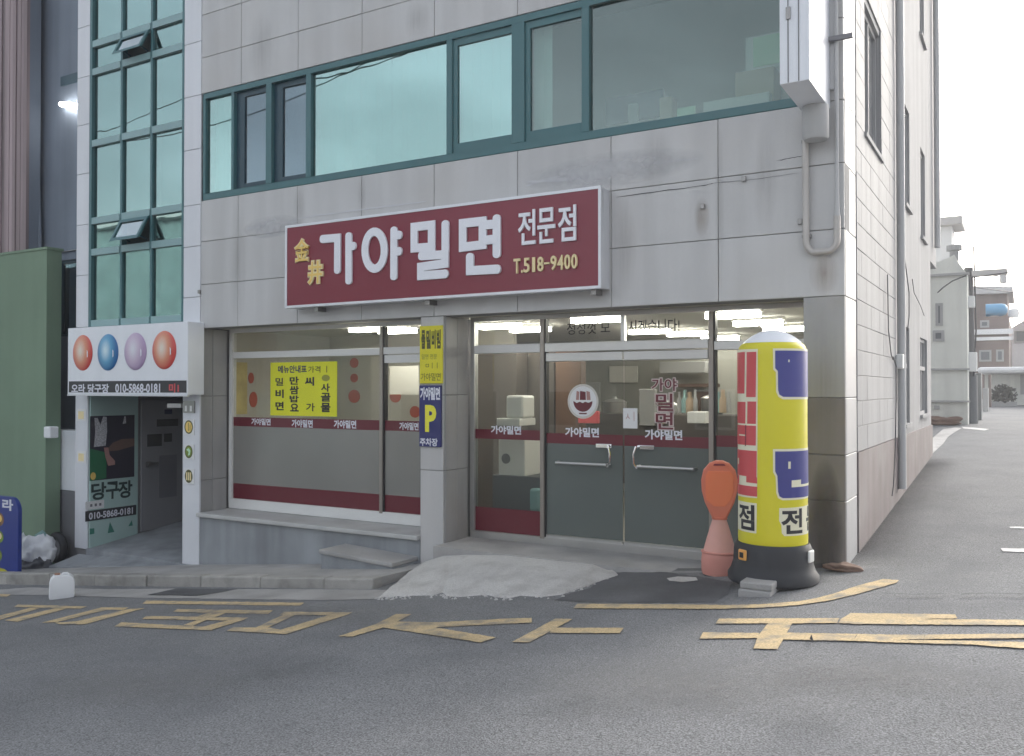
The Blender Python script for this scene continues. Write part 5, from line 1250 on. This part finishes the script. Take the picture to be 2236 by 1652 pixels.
# ================================================================== FAR END OF THE ALLEY
def FB(l, r, t_, b, y): return fbox(l, r, t_, b, y)
Yb = 14.6
x0, x1, _, zt_ = FB(2030, 2112, 497, 900, Yb); 
cb_ = thing('cream_building', 'cream two storey house with a gabled parapet at the alley bend', 'building', (x1, Yb, .7))
MB().box(-7, x1, Yb, Yb+9, -.5, zt_).build('wall', 'far_cream', cb_)
pa = [(2020,497),(2060,470),(2078,560-8),(2085,552),(2095,570),(2113,587)]
MB().prism([(-4, Yb+.02, zt_), (x1, Yb+.02, zt_), (x1, Yb+.02, FY(2112,588,Yb).z), (FY(2095,572,Yb).x, Yb+.02, FY(2095,572,Yb).z), (FY(2082,548,Yb).x, Yb+.02, FY(2082,548,Yb).z), (FY(2074,562,Yb).x, Yb+.02, FY(2074,562,Yb).z), (-4, Yb+.02, FY(2040,570,Yb).z)][::-1], (0, .3, 0)) if False else None
zg = FY(2112, 598, Yb).z
cb_children = MB()
# rebuild the wall with its real eaves height
bpy.data.objects.remove(bpy.data.objects[[c.name for c in cb_.children][0]])
MB().box(-7, x1, Yb, Yb+1.6, -.5, zg).build('wall', 'far_cream', cb_)
MB().prism([(-7, Yb, zg+.002), (x1, Yb, zg+.002), (FY(2094,575,Yb).x, Yb, FY(2094,575,Yb).z), (FY(2084,556,Yb).x, Yb, FY(2084,556,Yb).z), (FY(2074,562,Yb).x, Yb, FY(2074,562,Yb).z), (FY(2050,572,Yb).x, Yb, FY(2050,572,Yb).z), (-7, Yb, zg+.6)], (0, .5, 0)).build('parapet', 'far_cream', cb_, tri=True)
for t_, b in [(598, 603), (805, 809), (875, 879)]:
    z1_, z0_ = FY(2075, t_, Yb).z, FY(2075, b, Yb).z; MB().box(-7, x1+.05, Yb-.09, Yb-.002, z0_, z1_).build('string_course', 'far_grey', cb_)
for l, r, t_, b in [(2043, 2059, 663, 712), (2037, 2062, 722, 746), (2040, 2052, 886, 894)]:
    a, b_, c, d = FB(l, r, t_, b, Yb); f = MB().box(a, b_, Yb-.04, Yb-.002, c, d).build('window', 'far_grey', cb_); MB().box(a+.06, b_-.06, Yb-.05, Yb-.041, c+.06, d-.06).build('pane', 'far_dark', f)
MB().lathe((FY(2083, 560, Yb+.3).x, Yb+.4, FY(2083, 565, Yb).z), [(.1, 0), (.1, .22), (.17, .24), (.17, .36), (.1, .38)], 14).build('chimney', 'far_grey', cb_)
MB().box(-.9, FY(2078, 500, Yb+2).x, Yb+2, Yb+3, 3, FY(2065, 495, Yb+2).z).build('roof_room', 'far_white', cb_); MB().box(-.9, FY(2078, 500, Yb+2).x+.25, Yb+1.8, Yb+3.2, FY(2065, 494, Yb+2).z, FY(2065, 477, Yb+2).z).build('roof_slab', 'far_roof', cb_)
o = MB().tube([FY(2047, 640, Yb-.3), FY(2060, 628, Yb-.3), FY(2080, 614, Yb-.3), FY(2110, 602, Yb-.3)], .014, 5).build('service_wire', 'cable'); tag(o, 'slack black service wire from the cream house to the pole', 'wire')
# utility pole
pg = G(2117, 925); pole = thing('utility_pole', 'grey concrete utility pole with boxes and a side arm in the alley', 'pole', pg)
zt_ = FY(2118, 585, pg.y).z
MB().tube([pg + Vector((0,0,-.2)), Vector((pg.x, pg.y, zt_))], [.15, .10], 14).build('shaft', 'pole', pole, smooth=True)
MB().tube([pg + Vector((0,0,-.1)), pg + Vector((0,0,1.15))], [.19, .18], 14).build('guard', 'far_dark', pole, smooth=True)
a = FY(2122, 592, pg.y-.1); b = FY(2200, 592, pg.y-.1); MB().box(a.x, b.x, pg.y-.2, pg.y-.05, a.z-.15, a.z).build('arm', 'far_roof', pole, bevel=.02); MB().box(b.x-.16, b.x-.02, pg.y-.19, pg.y-.06, a.z-.34, a.z-.152).build('lantern', 'far_white', pole, bevel=.02)
for t_, b_, w in [(648, 673, .16), (770, 812, .2)]:
    z0_, z1_ = FY(2113, b_, pg.y-.2).z, FY(2113, t_, pg.y-.2).z; MB().box(pg.x-w, pg.x+w*.9, pg.y-.34, pg.y-.13, z0_, z1_).build('box', 'far_white', pole, bevel=.015)
MB().tube([(pg.x-.12, pg.y-.16, 4), (pg.x-.16, pg.y-.17, 2.6), (pg.x-.1, pg.y-.2, 1.9)], .02, 6).tube([(pg.x+.12, pg.y-.16, 5), (pg.x+.16, pg.y-.17, 3), (pg.x+.1, pg.y-.2, 1.9)], .02, 6).build('cable', 'cable', pole)
top = Vector((pg.x, pg.y, zt_ - .1))
for dz, dx, dy, lab in [(0, 9, 22, 'upper power line running from the utility pole deep into the alley'), (-.35, 8, 20, 'lower power line running from the utility pole deep into the alley'), (-.15, 7, -4, 'power line running from the utility pole across the alley')]:
    e = top + Vector((dx, dy, dz + 1)); st_ = top + Vector((0, 0, dz)); P = [st_.lerp(e, k/10) - Vector((0, 0, .9*(k/10)*(1-k/10))) for k in range(11)]
    o = MB().tube(P, .012, 5).build('power_line', 'cable', smooth=True); tag(o, lab, 'wire')
# brown building with water tank
Yc = 38.
x0, x1, z0, z1 = FB(2118, 2208, 640, 812, Yc)
bb = thing('brown_building', 'dull brown flat roofed building with white bands behind the pole', 'building', (x0, Yc, .5))
zs1 = FY(2160, 692, Yc).z
MB().box(x0-6, FY(2203,740,Yc).x, Yc, Yc+9, -.2, zs1).build('wall', 'far_brown', bb)
for t_, b in [(720, 731), (737, 744)]: MB().box(x0-6, FY(2207,735,Yc).x+.1, Yc-.25, Yc-.002, FY(2160,b,Yc).z, FY(2160,t_,Yc).z).build('band', 'far_white', bb)
MB().box(x0-6, FY(2200,650,Yc+3).x, Yc+3, Yc+9, zs1+.001, FY(2160,640,Yc+3).z).build('penthouse', 'far_brown', bb)
MB().hexa([(x0-6, Yc+2.6, FY(2160,641,Yc+3).z), (FY(2212,650,Yc+3).x, Yc+2.6, FY(2212,641,Yc+3).z), (FY(2212,650,Yc+3).x, Yc+9, FY(2212,641,Yc+3).z), (x0-6, Yc+9, FY(2160,641,Yc+3).z)], [(x0-6, Yc+2.6, FY(2120,608,Yc+3).z), (FY(2212,650,Yc+3).x, Yc+2.6, FY(2212,628,Yc+3).z), (FY(2212,650,Yc+3).x, Yc+9, FY(2212,628,Yc+3).z), (x0-6, Yc+9, FY(2120,608,Yc+3).z)]).build('roof', 'far_roof', bb)
for l, r, t_, b in [(2175, 2192, 764, 790), (2140, 2160, 700, 716)]:
    a, b_, c, d = FB(l, r, t_, b, Yc); f = MB().box(a, b_, Yc-.06, Yc-.002, c, d).build('window', 'far_grey', bb); MB().box(a+.08, b_-.08, Yc-.07, Yc-.061, c+.08, d-.08).build('pane', 'far_dark', f)
MB().tube([(x0+1.2, Yc+4, FY(2140,640,Yc+3).z), (x0+1.2, Yc+4, FY(2140,585,Yc+3).z)], .03, 6).tube([(x0+.8, Yc+4, FY(2140,592,Yc+3).z), (x0+1.6, Yc+4, FY(2140,592,Yc+3).z)], .02, 6).build('antenna', 'far_grey', bb)
a, b_, c, d = FB(2138, 2165, 765, 790, Yc); f = MB().box(a, b_, Yc-.06, Yc-.002, c, d).build('window', 'far_grey', bb); MB().box(a+.08, b_-.08, Yc-.07, Yc-.061, c+.08, d-.08).build('pane', 'far_dark', f)
a, b_, c, d = FB(2152, 2200, 664, 687, Yc+1)
tk = thing('water_tank', 'bright blue water tank on the brown building terrace', 'tank', ((a+b_)/2, Yc+1.2, zs1))
MB().tube([(a, Yc+1.3, zs1+.40), (b_-.25, Yc+1.3, zs1+.40), (b_-.08, Yc+1.3, zs1+.40), (b_, Yc+1.3, zs1+.40)], [.30, .30, .25, .12], 20).build('barrel', 'tank_blue', tk, smooth=True); MB().box(a+.2, b_-.4, Yc+1.05, Yc+1.55, zs1, zs1+.12).build('cradle', 'far_grey', tk)
MB().lathe((b_+.25, Yc+1.3, zs1), [(.2, 0), (.24, .2), (.2, .4), (.05, .45)], 14).build('lid', 'far_white', tk, smooth=True)
# low white building at the end with a canopy, posts and a bush
Ye = 30.
x0, x1, z0, z1 = FB(2150, 2290, 815, 868, Ye)
lw_ = thing('low_house', 'low white house with a pale canopy closing the alley', 'building', (x0, Ye, 1))
MB().box(x0, x1+4, Ye, Ye+6, .5, FY(2200,818,Ye).z).build('wall', 'far_cream', lw_); MB().box(x0-.2, x1+4, Ye-1.2, Ye+6, FY(2200,817,Ye).z, FY(2200,803,Ye).z).build('roof', 'far_white', lw_, bevel=.15)
a, b_, c, d = FB(2228, 2262, 818, 862, Ye); dd = MB().box(a, b_, Ye-.05, Ye-.002, c, d).build('door', 'far_grey', lw_)
Yr = 48.
x0, x1, z0, z1 = FB(2204, 2300, 700, 806, Yr); rh = thing('pale_house', 'pale house partly hidden at the right end of the alley', 'building', (x0, Yr, 1))
MB().box(x0, x1+4, Yr, Yr+6, .5, z1-.6).build('wall', 'far_white', rh)
MB().prism([(x0-.2, Yr-.3, z1-.599), (x1+4, Yr-.3, z1-.599), (x1+4, Yr-.3, z1+.5), (x0+1.2, Yr-.3, z1+.3)], (0, 6.5, 0)).build('roof', 'far_roof', rh)
a, b_, c, d = FB(2215, 2245, 720, 750, Yr); f = MB().box(a, b_, Yr-.05, Yr-.002, c, d).build('window', 'far_grey', rh); MB().box(a+.1, b_-.1, Yr-.06, Yr-.051, c+.1, d-.1).build('pane', 'far_dark', f)
bu = FY(2190, 862, Ye-1.5); bush = thing('bush', 'dark rounded bush in front of the low white house', 'bush', (bu.x, Ye-1.5, gz(bu.x, Ye-1.5)))
mb = MB(); rnd = random.Random(4)
for i in range(900):
    a = rnd.uniform(0, 6.28); b_ = rnd.uniform(-.9, 1.57); r = rnd.uniform(.55, 1.05) * (1 + .2*math.sin(3*a))
    c = WL[bush.name] + Vector((.42*r*math.cos(a)*math.cos(b_), .35*r*math.sin(a)*math.cos(b_), .40 + .32*r*math.sin(b_)))
    u = Vector((rnd.gauss(0,1), rnd.gauss(0,1), rnd.gauss(0,1))).normalized()*.06; v = u.orthogonal().normalized()*.035; mb.face([c-u, c+v, c+u, c-v])
stuff(mb.build('foliage', 'leaf', bush)); MB().tube([WL[bush.name], WL[bush.name] + Vector((0,0,.6))], .06, 6).build('stem', 'wood', bush)
MB().box(bu.x-.45, bu.x+.45, Ye-1.75, Ye-1.25, gz(bu.x,Ye)-.02, gz(bu.x,Ye)+.14).build('planter', 'far_grey', None); tag(bpy.data.objects['planter'], 'grey low planter box under the dark bush', 'planter')
for l, r, t_, b, y, m, lab in [(2128, 2143, 815, 912, 17., 'far_dark', 'dark tall gate pillar just right of the utility pole'), (2146, 2158, 848, 880, 23., 'far_grey', 'grey short gate pillar beyond the dark one'), (2158, 2164, 818, 866, 27., 'far_brown', 'thin brown post in front of the low house')]:
    a, b_, c, d = FB(l, r, t_, b, y); c = gz(a, y); o = MB().box(a, b_, y, y+.5, c-.1, d).build('gate_pillar', m, bevel=.02); tag(o, lab, 'pillar')
a = FZ(2050, 924, .7); o = blob(Vector((FY(2052,922,Yb-.3).x, Yb-.3, gz(0,Yb))), .45, .2, .12, 33, 'brown_rag', None, 'debris'); tag(o, 'reddish brown pile of debris at the foot of the cream house', 'debris')

# ================================================================== ACROSS THE STREET (seen mirrored in the glass)
def mirrored(px, py, y):                       # a point seen mirrored in the glazing stands as far in front of it
    q = FY(px, py, y); return Vector((q.x, .1 - y, q.z))
for (a, b, y, lab) in [((690,182),(960,92),7., 'overhead cable across the street mirrored in the widest cyan pane'), ((200,300),(405,215),9., 'overhead cable across the street mirrored in the stair tower glass'), ((440,285),(670,205),8., 'overhead cable across the street mirrored in the dark sliding panes')]:
    A, B = mirrored(*a, y), mirrored(*b, y); d = B - A; P = [A + d*(t/10) - Vector((0, 0, .0)) for t in range(-12, 23)]
    P = [Vector((p.x, p.y, p.z + .25*((i-12-5)/10.)**2)) for i, p in enumerate(P)]
    o = MB().tube(P, .014, 6).build('overhead_cable', 'cable', smooth=True); tag(o, lab, 'cable')
hl = MB(); vs = []; fs = []
for i in range(41):
    x = -220 + i*11; h = 9 + 6*math.sin(i*.5) + 5*math.sin(i*1.3+1) + 6*math.exp(-((i-14)/6)**2)
    vs += [(x, -150, -12), (x, -175, h), (x, -230, -12)]
for i in range(40):
    for k in range(2): fs.append((i*3+k, (i+1)*3+k, (i+1)*3+k+1, i*3+k+1))
struct(hl.add(vs, fs).build('hills', 'leaf'))
for nm, lab, X0, X1, Yh, hh, m in [('row_house', 'plain cream row house facing the shop across the street', -22, -11, -19, 3.2, 'far_cream'), ('row_house', 'plain brown row house facing the doors across the street', -10, 1, -20, 2.6, 'far_brown'), ('row_house', 'tall grey row house across the street mirrored low in the stair tower glass', -48, -22, -19, 9.6, 'stair_paint')]:
    t = thing(nm, lab, 'house', ((X0+X1)/2, Yh, -2)); MB().box(X0, X1, Yh-6, Yh, -3, hh).build('wall', m, t)
    MB().prism([(X0-.3, Yh+.4, hh+.001), (X0-.3, Yh-3, hh+1.3), (X0-.3, Yh-6.4, hh+.001)], (X1-X0+.6, 0, 0)).build('roof', 'far_roof', t)
    for k in range(3):
        xx = X0 + 1.5 + k*(X1-X0)*.3; f = MB().box(xx, xx+1.4, Yh+.002, Yh+.06, .2, 1.6).build('window', 'far_white', t); MB().box(xx+.1, xx+1.3, Yh+.061, Yh+.07, .3, 1.5).build('pane', 'far_dark', f)

# ================================================================== AIR
hz = bpy.data.materials.new('haze'); hz.use_nodes = True; ht = hz.node_tree; ht.nodes.clear()
ho = N(ht, 'ShaderNodeOutputMaterial'); pv = N(ht, 'ShaderNodeVolumePrincipled'); pv.inputs['Color'].default_value = (.96, .97, 1, 1); pv.inputs['Density'].default_value = .0028; pv.inputs['Anisotropy'].default_value = .3
ht.links.new(pv.outputs[0], ho.inputs['Volume']); MATS['haze'] = hz
stuff(MB().box(-235, 235, -235, 140, -16, 26).build('haze', 'haze'))
